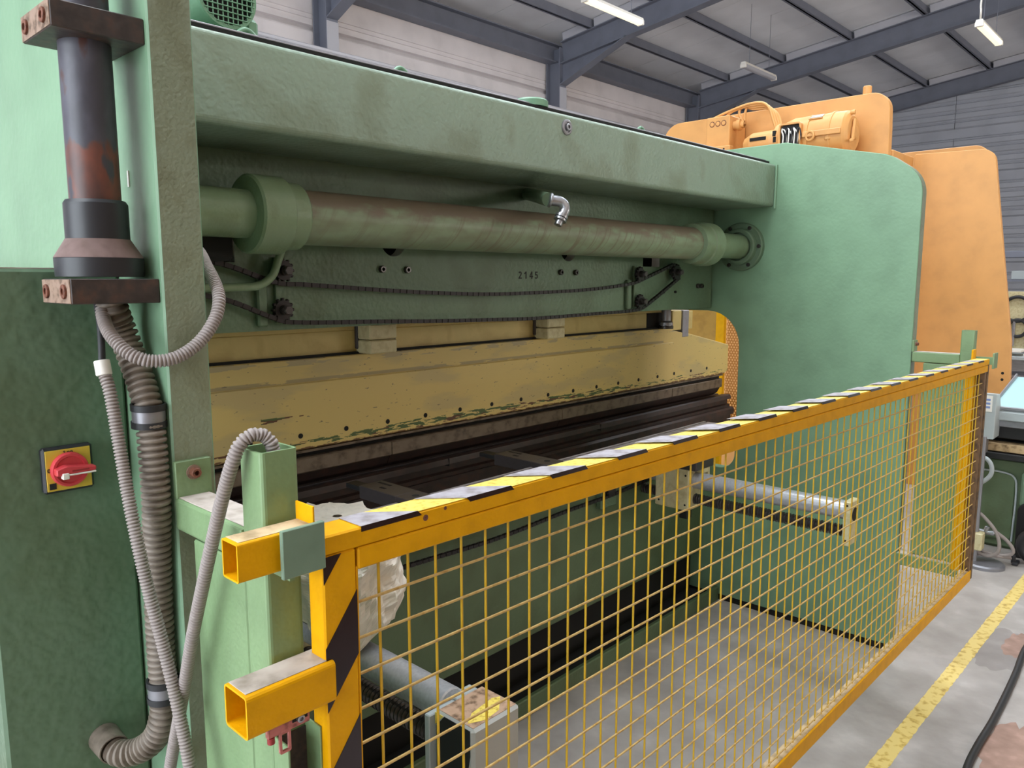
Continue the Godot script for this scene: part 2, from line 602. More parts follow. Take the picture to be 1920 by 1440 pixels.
func setup_view() -> void:
	var cam := Camera3D.new()
	cam.name = "camera"
	add_child(cam)
	var yaw := deg_to_rad(43.1)
	var pitch := deg_to_rad(7.7)
	var fwd := Vector3(cos(yaw) * cos(pitch), -sin(pitch), -sin(yaw) * cos(pitch))
	cam.position = Vector3(0, 1.62, 0)
	cam.look_at_from_position(cam.position, cam.position + fwd, Vector3.UP)
	cam.fov = rad_to_deg(2.0 * atan(720.0 / 1442.0))
	cam.near = 0.05
	cam.far = 100.0
	cam.current = true
	var we := WorldEnvironment.new()
	we.name = "environment"
	var e := Environment.new()
	e.background_mode = Environment.BG_SKY
	var sky := Sky.new()
	var sm := ProceduralSkyMaterial.new()
	sm.sky_top_color = rgb8(190, 205, 225)
	sm.sky_horizon_color = rgb8(225, 228, 232)
	sm.ground_bottom_color = rgb8(110, 108, 105)
	sm.ground_horizon_color = rgb8(170, 168, 165)
	sky.sky_material = sm
	e.sky = sky
	e.tonemap_mode = Environment.TONE_MAPPER_LINEAR
	e.tonemap_exposure = 0.95
	e.sdfgi_enabled = true
	e.ssao_enabled = true
	e.ssil_enabled = true
	we.environment = e
	add_child(we)
	# daylight through the big translucent door at the left end of the hall, and through the rooflights above the machines
	area_light("door_daylight", Vector3(-8.8, 2.6, -1.5), Vector3(1, 0, 0), Vector2(9.0, 4.6), 1.35, Color(0.93, 0.97, 1.0))
	for x in [-5.0, 2.0, 9.0, 16.0]:
		area_light("added_window_fill", Vector3(x, 3.3, 14.85), Vector3(0, 0, -1), Vector2(5.0, 2.6), 2.4, Color(1.0, 0.93, 0.84))  # fill light added at the unseen front wall
	for x in [-6.0, -2.0, 2.0, 6.0, 10.0]:
		area_light("rooflight_daylight", Vector3(x, roof_y(5.6) - 0.2, 5.6), Vector3(0, -1, -0.13), Vector2(0.95, 4.0), 0.3, Color(1.0, 0.90, 0.76))  # warm fill added from the unseen front slope
		area_light("rooflight_daylight", Vector3(x, roof_y(-2.3) - 0.2, -2.3), Vector3(0, -1, 0.13), Vector2(0.95, 4.5), 6.0, Color(0.95, 0.98, 1.0))

func area_light(called: String, at: Vector3, towards: Vector3, size: Vector2, energy: float, col: Color) -> void:
	var l := AreaLight3D.new()
	l.name = numbered(called)
	l.area_size = size
	l.area_normalize_energy = false
	l.light_energy = energy
	l.light_color = col
	l.shadow_enabled = true
	l.area_range = 40.0
	l.area_attenuation = 2.0
	add_child(l)
	l.look_at_from_position(at, at + towards, Vector3.UP if absf(towards.y) < 0.9 else Vector3.RIGHT.cross(towards))

# ------------------------------------------------------------------ the hall
const RIDGE_Z := 3.0
func roof_y(z: float) -> float:   # underside of the roof sheets
	return 5.69 + 0.13 * (z + 9.0) if z <= RIDGE_Z else 5.69 + 0.13 * (2.0 * RIDGE_Z - z + 9.0)

func slab(b: MB, x0: float, x1: float, z0: float, z1: float, lift: float, thick: float) -> MB:   # a piece parallel to the roof
	var p := Vector3((x0 + x1) / 2, (roof_y(z0) + roof_y(z1)) / 2 + lift + thick / 2, (z0 + z1) / 2)
	var d := Vector3(0, roof_y(z1) - roof_y(z0), z1 - z0)
	var dn := d.normalized()
	var up := dn.cross(Vector3.RIGHT)
	b.obox(Transform3D(Basis(Vector3.RIGHT, up, dn), p), Vector3((x1 - x0) / 2, thick / 2, d.length() / 2))
	return b

func build_hall() -> void:
	# floor
	var fl := struct("floor", mb().box(-9.2, 20.2, -0.25, 0.0, -9.2, 15.2), M.floor)
	tag(fl, "grey worn concrete workshop floor with pale scuffs", "floor")
	# back wall: horizontal cladding panels on a backing
	var wb := struct("wall_back", mb().box(-9.2, 20.2, 0.0, 5.9, -9.25, -9.06), M.clad)
	tag(wb, "long white wall of horizontal ribbed cladding behind the machines", "wall")
	var row_h := 0.6
	var prof := PackedVector2Array()
	for p in [[0.0, 0.0], [0.0, 0.04], [0.05, 0.05], [0.05, 0.10], [0.035, 0.105], [0.035, 0.13], [0.05, 0.135], [0.05, 0.16], [0.035, 0.165], [0.035, 0.19], [0.05, 0.195], [0.05, 0.57], [0.03, 0.58], [0.0, 0.58]]:
		prof.append(Vector2(-9.06 + p[0], p[1]))
	for bay in 7:
		var x0 := -7.86 + 2.3 + 4.6 * (bay - 1)
		for r in 9:
			var q := PackedVector2Array()
			for p in prof:
				q.append(p + Vector2(0, row_h * r + 0.02))
			var pb := mb().prism(q, 0, maxf(x0 - 2.29, -8.99), minf(x0 + 2.29, 20.0))
			obj("cladding_panel", pb, M.clad, wb)
	# end wall
	var wr := struct("wall_right", mb().prism(PackedVector2Array([Vector2(-9.2, 0), Vector2(-9.2, 5.8), Vector2(3, 7.4), Vector2(15.2, 5.8), Vector2(15.2, 0)]), 0, 20.06, 20.25), M.clad_end)
	tag(wr, "grey gable wall of fine horizontal ribbed sheets at the far end", "wall")
	for k in 6:
		var z0 := -9.0 + 2.0 * k
		for r in 7:
			var q := PackedVector2Array([Vector2(0.0, 0.0)])   # (x, y): the ribs run in z
			var y0 := 1.0 * r
			var top := minf(y0 + 0.99, roof_y(z0) - 0.05)
			if top - y0 < 0.2:
				continue
			var pts := PackedVector2Array([Vector2(20.06, y0)])
			var y := y0
			while y + 0.2 <= top + 0.001:
				pts.append_array(PackedVector2Array([Vector2(20.03, y + 0.01), Vector2(20.0, y + 0.03), Vector2(20.0, y + 0.13), Vector2(20.03, y + 0.15), Vector2(20.03, y + 0.165), Vector2(20.012, y + 0.17), Vector2(20.012, y + 0.18), Vector2(20.03, y + 0.185)]))
				y += 0.2
			pts.append(Vector2(20.06, y))
			obj("wall_sheet", mb().prism(pts, 2, z0, z0 + 1.99), M.clad_end, wr)
	var wfb := mb().box(-9.2, 20.2, 0.0, 2.0, 15.0, 15.2).box(-9.2, 20.2, 4.6, 5.9, 15.0, 15.2)
	for q in [[-9.2, -7.5], [-2.5, -0.5], [4.5, 6.5], [11.5, 13.5], [18.5, 20.2]]:
		wfb.box(q[0], q[1], 2.0, 4.6, 15.0, 15.2)
	var wf := struct("wall_front", wfb, M.wall_warm)
	for k in 4:
		var wx := -5.0 + 7.0 * k
		var wn := struct("window_%d" % (k + 6), mb().box(wx - 2.5, wx + 2.5, 2.0, 4.6, 15.08, 15.1), M.daylight_sheet)  # unseen glowing band, added as fill for the ceiling and rear faces
		tag(wn, "unseen fill light band added in the front wall, %s" % ["nearest the door", "second from the door", "third from the door", "farthest from the door"][k], "fill_window", "fill light bands added in the front wall")
	tag(wf, "long warm grey wall on the camera's side of the hall", "wall")
	# left gable with the translucent door
	var wl := mb()
	wl.box(-9.25, -9.0, 0.0, 5.9, -9.2, -6.0)
	wl.box(-9.25, -9.0, 0.0, 5.9, 3.0, 15.2)
	wl.box(-9.25, -9.0, 4.9, 5.9, -6.0, 3.0)
	wl.prism(PackedVector2Array([Vector2(-9.2, 5.9), Vector2(3, 7.4), Vector2(15.2, 5.9)]), 0, -9.25, -9.0)
	tag(struct("wall_left", wl, M.clad), "white gable wall round the big translucent door", "wall")
	var dr := struct("door_1", mb().box(-9.16, -9.14, 0.0, 4.9, -6.0, 3.0), M.daylight_sheet)
	tag(dr, "wide translucent sectional door in the left gable", "door")
	for k in 7:
		obj("door_rail", mb().box(-9.2, -9.1, 0.68 * k + 0.0, 0.68 * k + 0.06, -6.0, 3.0), M.frame_light, dr)
	# roof
	var ce := Node3D.new()
	ce.name = "ceiling"
	add_child(ce)
	tag(ce, "sloping grey sheet metal roof on dark purlins", "ceiling", "", "structure")
	var lights_x := [-6.0, -2.0, 2.0, 6.0, 10.0]
	for k in 29:
		var x0 := -8.98 + 1.0 * k
		var x1 := x0 + 0.992
		var glazed := false
		for lx in lights_x:
			if absf((x0 + x1) / 2 - lx) < 0.5:
				glazed = true
		if glazed:
			obj("roof_panel", slab(mb(), x0, x1, -9.1, -4.6, 0.0, 0.06), M.roof, ce)
			obj("roof_panel", slab(mb(), x0, x1, 0.0, RIDGE_Z, 0.0, 0.06), M.roof, ce)
		else:
			obj("roof_panel", slab(mb(), x0, x1, -9.1, RIDGE_Z, 0.0, 0.06), M.roof, ce)
		if glazed:
			obj("roof_panel", slab(mb(), x0, x1, RIDGE_Z, 3.5, 0.0, 0.06), M.roof, ce)
			obj("roof_panel", slab(mb(), x0, x1, 7.7, 15.1, 0.0, 0.06), M.roof, ce)
		else:
			obj("roof_panel", slab(mb(), x0, x1, RIDGE_Z, 15.1, 0.0, 0.06), M.roof, ce)
	obj("roof_backing", slab(slab(mb(), -9.2, 20.2, -9.2, RIDGE_Z, 0.14, 0.03), -9.2, 20.2, RIDGE_Z, 15.2, 0.14, 0.03), M.roof, ce)
	for i in lights_x.size():
		var lx: float = lights_x[i]
		var w := struct("window_%d" % (i + 1), slab(mb(), lx - 0.49, lx + 0.49, -4.6, 0.0, 0.02, 0.02), M.daylight_sheet)
		tag(w, "translucent rooflight sheet set in the roof, %s" % ["nearest the door", "second from the door", "third from the door", "fourth from the door", "farthest from the door"][i], "rooflight", "rooflights in the roof slope")
		w = struct("window_%d" % (i + 10), slab(mb(), lx - 0.49, lx + 0.49, 3.5, 7.7, 0.02, 0.02), M.warm_fill_sheet)  # unseen warm sheet, added as fill from above and in front
		tag(w, "unseen warm fill sheet added in the front roof slope, %s" % ["nearest the door", "second from the door", "third from the door", "fourth from the door", "farthest from the door"][i], "rooflight", "warm fill sheets added in the front slope")
	for z in [-8.05, -6.87, -5.6, -4.35, -3.1, -1.85, -0.6, 0.65, 1.9, 4.4, 5.7, 7.0, 8.3, 9.6, 10.9, 12.2, 13.5]:
		var y := roof_y(z)
		var pb := mb().box(-8.95, 19.98, y - 0.15, y - 0.005, z - 0.015, z + 0.015)
		pb.box(-8.95, 19.98, y - 0.15, y - 0.135, z - 0.05, z + 0.05)
		obj("purlin", pb, M.frame_steel, ce)
	var ev := mb().box(-8.95, 19.98, 5.28, 5.3, -9.0, -8.78)
	ev.box(-8.95, 19.98, 5.3, 5.58, -8.92, -8.88)
	ev.box(-8.95, 19.98, 5.56, 5.58, -9.0, -8.78)
	obj("eave_beam", ev, M.frame_steel, ce)
	# portal frames
	var names := ["far left of the hall", "near the door end", "behind the left end of the green machine", "first one in view from the left, above the green beam", "second in view, beside the hanging lamp", "third in view, rising behind the orange machine", "at the far gable"]
	for k in 7:
		var xc := -7.86 + 4.6 * k
		if k == 6:
			xc = 19.85
		portal_frame(xc, "grey steel portal frame, " + names[k])
	# runway beam in front of the back wall
	var rw := thing("crane_runway_beam", Vector3(5, 4.0, -8.2), "dark grey runway beam with a pale top flange along the back wall", "beam")
	obj("web", mb().box(-8.9, 19.9, 4.03, 4.30, -8.24, -8.2), M.frame_steel, rw)
	obj("bottom_flange", mb().box(-8.9, 19.9, 4.0, 4.03, -8.32, -8.12), M.frame_steel, rw)
	obj("top_flange", mb().box(-8.9, 19.9, 4.30, 4.345, -8.3, -8.14, 0.01), M.frame_light, rw)
	for x in [-4.6, 0.0, 4.6, 6.5, 9.2, 13.8, 18.4]:
		obj("cleat", mb().box(x - 0.04, x + 0.04, 4.05, 4.28, -8.2, -8.16, 0.005), M.frame_light, rw)
	for k in 7:
		var xc := -7.86 + 4.6 * k if k < 6 else 19.85
		obj("support_bracket", mb().box(xc - 0.06, xc + 0.06, 3.9, 4.0, -8.68, -8.14), M.frame_steel, rw)

func portal_frame(xc: float, label: String) -> void:
	var o := thing("portal_frame", Vector3(xc, 0, -8.83), label, "steel frame", "portal frames of the hall")
	o.set_meta("kind", "structure")
	var c := mb()
	c.box(xc - 0.085, xc + 0.085, 0, 5.5, -8.70, -8.68)
	c.box(xc - 0.085, xc + 0.085, 0, 5.5, -8.98, -8.96)
	c.box(xc - 0.006, xc + 0.006, 0, 5.5, -8.96, -8.70)
	obj("column", c, M.frame_steel, o)
	obj("flange_cover", mb().box(xc - 0.085, xc + 0.085, 0, 4.86, -8.68, -8.665), M.frame_light, o)
	var r := mb()
	var w0 := xc - 0.085
	var w1 := xc + 0.085
	for s in [[-8.68, RIDGE_Z], [RIDGE_Z, 14.7]]:
		slab(r, w0, w1, s[0], s[1], -0.16, 0.015)
		slab(r, w0, w1, s[0], s[1], -0.5, 0.015)
		slab(r, xc - 0.006, xc + 0.006, s[0], s[1], -0.49, 0.335)
	obj("rafter", r, M.frame_steel, o)
	var h := mb().prism(PackedVector2Array([Vector2(-8.68, 5.25), Vector2(-8.68, 4.9), Vector2(-7.35, roof_y(-7.35) - 0.49)]), 0, xc - 0.006, xc + 0.006)
	h.bar(Vector3(xc, 4.9, -8.68), Vector3(xc, roof_y(-7.35) - 0.49, -7.35), 0.17, 0.014)
	obj("haunch", h, M.frame_steel, o)
	var zs := [-8.7, -8.05, -6.87, -5.6, -4.35, -3.1, -1.85, -0.6, 0.65, 1.9]
	for i in zs.size() - 1:
		obj("closing_strip", slab(mb(), w0 + 0.005, w0 + 0.02, zs[i] + 0.07, zs[i + 1] - 0.07, -0.14, 0.125), M.frame_light, o)
	if xc < 19.0 and xc > -7.0:
		obj("column_post", mb().box(xc - 0.085, xc + 0.085, 0, 5.5, 14.7, 14.95), M.frame_steel, o)

# ------------------------------------------------------------------ the green press brake
const BACK := -0.965     # z of the side frames' rear edges
const XL0 := 0.402
const XL1 := 0.457
const XR0 := 3.463
const XR1 := 3.518

func side_profile() -> PackedVector2Array:   # (z, y)
	var p := [Vector2(BACK, 0.03), Vector2(BACK, 2.04), Vector2(-1.10, 2.135), Vector2(-1.546, 2.235), Vector2(-2.9, 2.235), Vector2(-2.95, 1.47), Vector2(-1.737, 1.47), Vector2(-1.737, 0.69), Vector2(-2.95, 0.69), Vector2(-2.95, 0.03)]
	return round_poly(p, [0, 0.14, 0.14, 0.06, 0.05, 0.02, 0.17, 0.08, 0.03, 0], 8)

func press_brake() -> void:
	var o := thing("press_brake", Vector3(1.96, 0, -1.9), "big green press brake seen from behind, with a cream ram and a torsion tube", "press brake")
	var fr := obj("side_frame", mb().prism(side_profile(), 0, XL0, XL1, 0.0025), M.green, o)
	for z in [-1.05, -2.7]:
		obj("levelling_foot", mb().box(0.405, 0.454, 0, 0.03, z - 0.04, z + 0.04, 0.005), M.matte_black, fr)
	fr = obj("side_frame", mb().prism(side_profile(), 0, XR0, XR1, 0.0025), M.green, o)
	for z in [-1.02, -2.7]:
		obj("levelling_foot", mb().box(XR0, XR1, 0, 0.03, z - 0.06, z + 0.06, 0.005), M.matte_black, fr)
	for q in [[XL0, XL1], [XR0, XR1]]:   # dim olive light painted onto the narrow rear edges, with grime
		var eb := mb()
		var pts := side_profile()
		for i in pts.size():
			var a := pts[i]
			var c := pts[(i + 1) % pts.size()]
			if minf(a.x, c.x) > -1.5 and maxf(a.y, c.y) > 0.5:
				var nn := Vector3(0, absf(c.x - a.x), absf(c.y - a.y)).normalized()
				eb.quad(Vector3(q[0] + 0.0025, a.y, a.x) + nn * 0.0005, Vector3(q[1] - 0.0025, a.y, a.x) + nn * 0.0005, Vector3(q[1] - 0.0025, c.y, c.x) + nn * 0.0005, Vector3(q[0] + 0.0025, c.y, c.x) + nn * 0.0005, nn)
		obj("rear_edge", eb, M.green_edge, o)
	obj("scratch", mb().box(0.4005, 0.402, 1.738, 1.758, -1.048, -1.044), M.white, o)
	# top beam: a folded box between the frames
	var tb := round_poly([Vector2(-1.59, 1.955), Vector2(-1.59, 2.144), Vector2(-2.35, 2.144), Vector2(-2.35, 1.955)], [0.016, 0.014, 0, 0], 5)
	var beam := obj("top_beam", mb().prism(tb, 0, XL1, XR0, 0.0).tilt(3.46, 0.0042), M.green_old, o)
	obj("tank_lid", mb().box(XL1 + 0.01, XR0 - 0.02, 2.143, 2.147, -2.3, -1.622, 0.001).tilt(3.46, 0.0042), M.green_dark, beam)
	obj("seal_strip", mb().box(XL1 + 0.01, XR0 - 0.02, 2.142, 2.157, -1.622, -1.612, 0.001).tilt(3.46, 0.0042), M.matte_black, beam)
	obj("lid_edge", mb().box(XL1 + 0.01, XR0 - 0.02, 2.146, 2.165, -1.636, -1.628, 0.001).tilt(3.46, 0.0042), M.steel_grey, beam)
	for x in [0.91, 1.345, 2.47]:
		var pts := [Vector3(x - 0.035, 2.145, -1.66), Vector3(x - 0.022, 2.168, -1.66), Vector3(x, 2.181, -1.66), Vector3(x + 0.022, 2.168, -1.66), Vector3(x + 0.035, 2.145, -1.66)]
		obj("lifting_eye", mb().pipe(smooth(pts, 0.006), 0.006, 8).tilt(3.46, 0.0042), M.tank, beam)
	for x in [1.004, 1.685, 2.288, 2.75]:
		obj("lid_screw", mb().lathe(Vector3(x, 2.148, -1.64), Vector3.UP, [Vector2(0, 0.018), Vector2(0.004, 0.018), Vector2(0.012, 0.01), Vector2(0.014, 0)], 12).tilt(3.46, 0.0042), M.tank, beam)
	obj("filler_cap", mb().lathe(Vector3(1.86, 2.146, -1.66), Vector3.UP, [Vector2(0, 0.045), Vector2(0.012, 0.045), Vector2(0.012, 0.054), Vector2(0.03, 0.054), Vector2(0.035, 0.049), Vector2(0.035, 0)], 28).tilt(3.46, 0.0042), M.tank, beam)
	var plug := obj("level_plug", mb().lathe(Vector3(1.95, 2.103, -1.592), Vector3(0, 0, 1), [Vector2(0, 0.024), Vector2(0.006, 0.024), Vector2(0.008, 0.021), Vector2(0.008, 0.016), Vector2(0.004, 0.015), Vector2(0.004, 0)], 24).tilt(3.46, 0.0042), M.steel_grey, beam)
	obj("plug_core", socket_screw(Vector3(1.95, 2.103, -1.588), Vector3(0, 0, 1), 0.011, 0.01).tilt(3.46, 0.0042), M.steel, plug)
	obj("weld_bead", mb().pipe(smooth([Vector3(3.458, 2.14, -1.584), Vector3(3.459, 2.05, -1.585), Vector3(3.458, 1.945, -1.585)], 0.02), 0.006, 8).tilt(3.46, 0.0042), M.green, beam)
	# plate behind the beam, carrying the chain drive
	var cs := CSGBox3D.new()
	cs.name = "rear_plate"
	cs.size = Vector3(XR0 - XL1 - 0.03, 0.5, 0.04)
	cs.position = Vector3((XL1 + XR0) / 2 - 0.012, 1.7355, -1.90) - o.position
	cs.material = M.green_dark
	o.add_child(cs, true)
	for c in [[1.483, 1.739], [2.325, 1.739]]:
		var h := CSGCylinder3D.new()
		h.name = "hole"
		h.operation = CSGShape3D.OPERATION_SUBTRACTION
		h.radius = 0.048
		h.height = 0.2
		h.sides = 32
		h.rotation.x = PI / 2
		h.position = Vector3(c[0], c[1], -1.90) - origin_of(o) - cs.position
		cs.add_child(h, true)
	for c in [[0.89, 1.70, 0.16, 0.07], [2.90, 1.70, 0.13, 0.045]]:
		var h := CSGBox3D.new()
		h.name = "slot"
		h.operation = CSGShape3D.OPERATION_SUBTRACTION
		h.size = Vector3(c[2], c[3], 0.2)
		h.position = Vector3(c[0], c[1], -1.90) - origin_of(o) - cs.position
		cs.add_child(h, true)
	obj("hole_backing", mb().box(XL1 + 0.02, XR0 - 0.05, 1.62, 1.93, -2.05, -2.03), M.matte_black, o)  # black sheet behind the plate holes and slots
	for p in [[1.435, 1.652], [1.531, 1.651], [2.275, 1.649], [2.366, 1.649], [3.30, 1.592], [3.335, 1.592]]:
		obj("plate_bolt", socket_screw(Vector3(p[0], p[1], -1.88), Vector3(0, 0, 1), 0.011, 0.012), M.screw, o)
	for x in [3.0, 3.1]:
		obj("plate_pin", mb().cyl(Vector3(x, 1.566, -1.882), Vector3(x, 1.566, -1.872), 0.006, 10), M.matte_black, o)
	lettering("stamped_number", "2 1 4 5", 0.027, Vector3(2.096, 1.637, -1.8795), M.ink, o)
	# torsion tube
	var ax := Vector3(1, 0, 0)
	var tz := Vector3(0, 1.776, -1.74)
	var tbm := mb().lathe(tz + Vector3(1.05, 0, 0), ax, [Vector2(0, 0.05), Vector2(0, 0.0685), Vector2(1.94, 0.0685), Vector2(1.94, 0.05)], 48)
	for p in tbm.v:
		tbm.uv.append(Vector2((p.x - 1.05) / 1.94, 0.5 + 0.5 * clampf((tz.y - p.y) / 0.0685, -0.98, 0.98)))
	var tube := obj("torsion_tube", tbm, tube_material(), o)
	obj("journal", mb().lathe(tz + Vector3(XL1, 0, 0), ax, [Vector2(0, 0.057), Vector2(0.49, 0.057)], 40), M.green_tube, tube)
	obj("journal", mb().lathe(tz + Vector3(3.13, 0, 0), ax, [Vector2(0, 0.057), Vector2(XR0 - 3.13, 0.057)], 40), M.green_tube, tube)
	obj("collar", mb().lathe(tz + Vector3(0.93, 0, 0), ax, [Vector2(0, 0.05), Vector2(0, 0.089), Vector2(0.005, 0.094), Vector2(0.083, 0.094), Vector2(0.09, 0.084), Vector2(0.13, 0.082), Vector2(0.135, 0.078), Vector2(0.135, 0.066)], 48), M.green_tube, tube)
	obj("collar", mb().lathe(tz + Vector3(2.98, 0, 0), ax, [Vector2(0, 0.066), Vector2(0.003, 0.085), Vector2(0.07, 0.088), Vector2(0.075, 0.094), Vector2(0.15, 0.094), Vector2(0.155, 0.088), Vector2(0.155, 0.05)], 48), M.green_tube, tube)
	obj("crank_arm", mb().box(0.55, 0.92, 1.665, 1.73, -1.87, -1.78, 0.01), M.matte_black, tube)
	for x in [[XL1, 1.0], [XR0, -1.0]]:
		var fl := obj("bearing_flange", mb().lathe(tz + Vector3(x[0], 0, 0), ax * x[1], [Vector2(0, 0.113), Vector2(0.022, 0.113), Vector2(0.027, 0.108), Vector2(0.027, 0.088), Vector2(0.045, 0.084), Vector2(0.05, 0.078), Vector2(0.05, 0.066), Vector2(0.03, 0.063), Vector2(0.03, 0.057)], 48), M.green_dark, tube)
		for k in 6:
			var t := TAU * (k + 0.5) / 6
			obj("flange_screw", socket_screw(tz + Vector3(x[0] + x[1] * 0.027, cos(t) * 0.098, sin(t) * 0.098), ax * x[1], 0.009, 0.008), M.screw, fl)
	# drain pipe with a chrome elbow, and the bent hydraulic pipe
	var dp := obj("drain_pipe", mb().pipe(smooth([Vector3(2.09, 1.925, -1.885), Vector3(1.96, 1.895, -1.722), Vector3(1.832, 1.863, -1.56)], 0.012), 0.021, 16), M.green_dark, o)
	var el := mb().pipe(smooth([Vector3(1.832, 1.863, -1.56), Vector3(1.862, 1.855, -1.535), Vector3(1.868, 1.835, -1.526), Vector3(1.855, 1.81, -1.53)], 0.006), 0.0165, 16)
	el.lathe(Vector3(1.858, 1.816, -1.529), Vector3(-0.45, -0.85, -0.1), [Vector2(0, 0.01), Vector2(0, 0.02), Vector2(0.008, 0.02), Vector2(0.008, 0.017), Vector2(0.012, 0.02), Vector2(0.018, 0.02), Vector2(0.018, 0.012), Vector2(0.034, 0.012), Vector2(0.036, 0.0)], 16)
	el.torus(Vector3(1.835, 1.862, -1.557), Vector3(0.8, -0.2, 0.55), 0.017, 0.0055, 18, 8)
	obj("elbow", el, M.steel, dp)
	obj("hydraulic_pipe", mb().pipe(smooth([Vector3(1.075, 1.74, -1.83), Vector3(1.075, 1.70, -1.83), Vector3(1.062, 1.665, -1.83), Vector3(1.045, 1.63, -1.83), Vector3(1.01, 1.607, -1.83), Vector3(0.96, 1.602, -1.83), Vector3(0.85, 1.602, -1.83), Vector3(0.60, 1.602, -1.83), Vector3(0.47, 1.602, -1.83)], 0.012), 0.0105, 14), M.green_tube, o)
	# chain drive on the plate
	var cz := -1.852
	for q in [[1.095, 1.05], [2.775, 2.78]]:
		var sb := obj("sprocket_bracket", mb().box(q[0] - 0.02, q[0] + 0.012, 1.505, 1.68, -1.88, -1.868, 0.002), M.green_dark, o)
		obj("stiffener", mb().box(q[0] - 0.075, q[0] - 0.045, 1.497, 1.62, -1.88, -1.862, 0.006), M.green_dark, sb)
	for q in [[1.09, 1.645], [1.085, 1.541], [2.77, 1.645], [2.776, 1.529], [3.06, 1.655]]:
		var sp := obj("sprocket", sprocket(Vector3(q[0], q[1], cz), Vector3(0, 0, 1), 0.03 if q[0] < 3.0 else 0.036, 12, 0.014), M.chain, o)
		obj("hub", mb().cyl(Vector3(q[0], q[1], -1.88), Vector3(q[0], q[1], cz + 0.02), 0.014, 16), M.screw, sp)
		obj("hub_nut", bolt(Vector3(q[0], q[1], cz + 0.02), Vector3(0, 0, 1), 0.0135, 0.014), M.finger, sp)
	var side := Vector3(0, 0, 1)
	obj("drive_chain", chain([Vector3(0.60, 1.70, cz), Vector3(0.91, 1.662, cz), Vector3(1.07, 1.613, cz), Vector3(1.15, 1.608, cz), Vector3(1.53, 1.584, cz), Vector3(1.85, 1.573, cz), Vector3(2.12, 1.575, cz), Vector3(2.44, 1.584, cz), Vector3(2.72, 1.606, cz), Vector3(2.80, 1.625, cz), Vector3(3.04, 1.69, cz)], 0.0127, 0.012, 0.012, side), M.chain, o)
	obj("drive_chain", chain([Vector3(0.60, 1.63, cz), Vector3(0.92, 1.572, cz), Vector3(1.05, 1.523, cz), Vector3(1.10, 1.508, cz), Vector3(1.40, 1.498, cz), Vector3(1.61, 1.491, cz), Vector3(1.9, 1.485, cz), Vector3(2.12, 1.482, cz), Vector3(2.5, 1.488, cz), Vector3(2.74, 1.493, cz), Vector3(2.81, 1.507, cz), Vector3(3.085, 1.628, cz)], 0.0127, 0.012, 0.012, side), M.chain, o)
	build_ram(o)
	build_bed(o)

# green tube with settled dust along its top and slanting rub marks
func tube_material() -> StandardMaterial3D:
	var W := 1536
	var H := 128
	var im := Image.create(W, H, false, Image.FORMAT_RGB8)
	var f := FastNoiseLite.new()
	f.seed = 14
	f.frequency = 0.02
	f.fractal_octaves = 4
	for j in H:
		var v := (j + 0.5) / H      # 0 top, 1 bottom
		for i in W:
			var n := f.get_noise_2d(i * 0.5, j * 1.2)
			var c := rgb8(132, 150, 122).lerp(rgb8(120, 128, 104), clampf(0.4 + n, 0.0, 1.0))
			c = c.lerp(rgb8(118, 104, 90), clampf((0.42 - v + 0.22 * n) * 5.0, 0.0, 0.9))
			var st := f.get_noise_2d((i + j * 0.45) * 3.2, 40.0 + j * 0.12)
			if v > 0.3:
				c = c.lerp(rgb8(112, 104, 84), clampf((st - 0.22) * 4.0, 0.0, 1.0) * clampf(0.25 + i / 1536.0, 0.0, 0.8))
			im.set_pixel(i, j, c)
	var m := StandardMaterial3D.new()
	m.albedo_texture = ImageTexture.create_from_image(im)
	m.roughness = 0.38
	return m

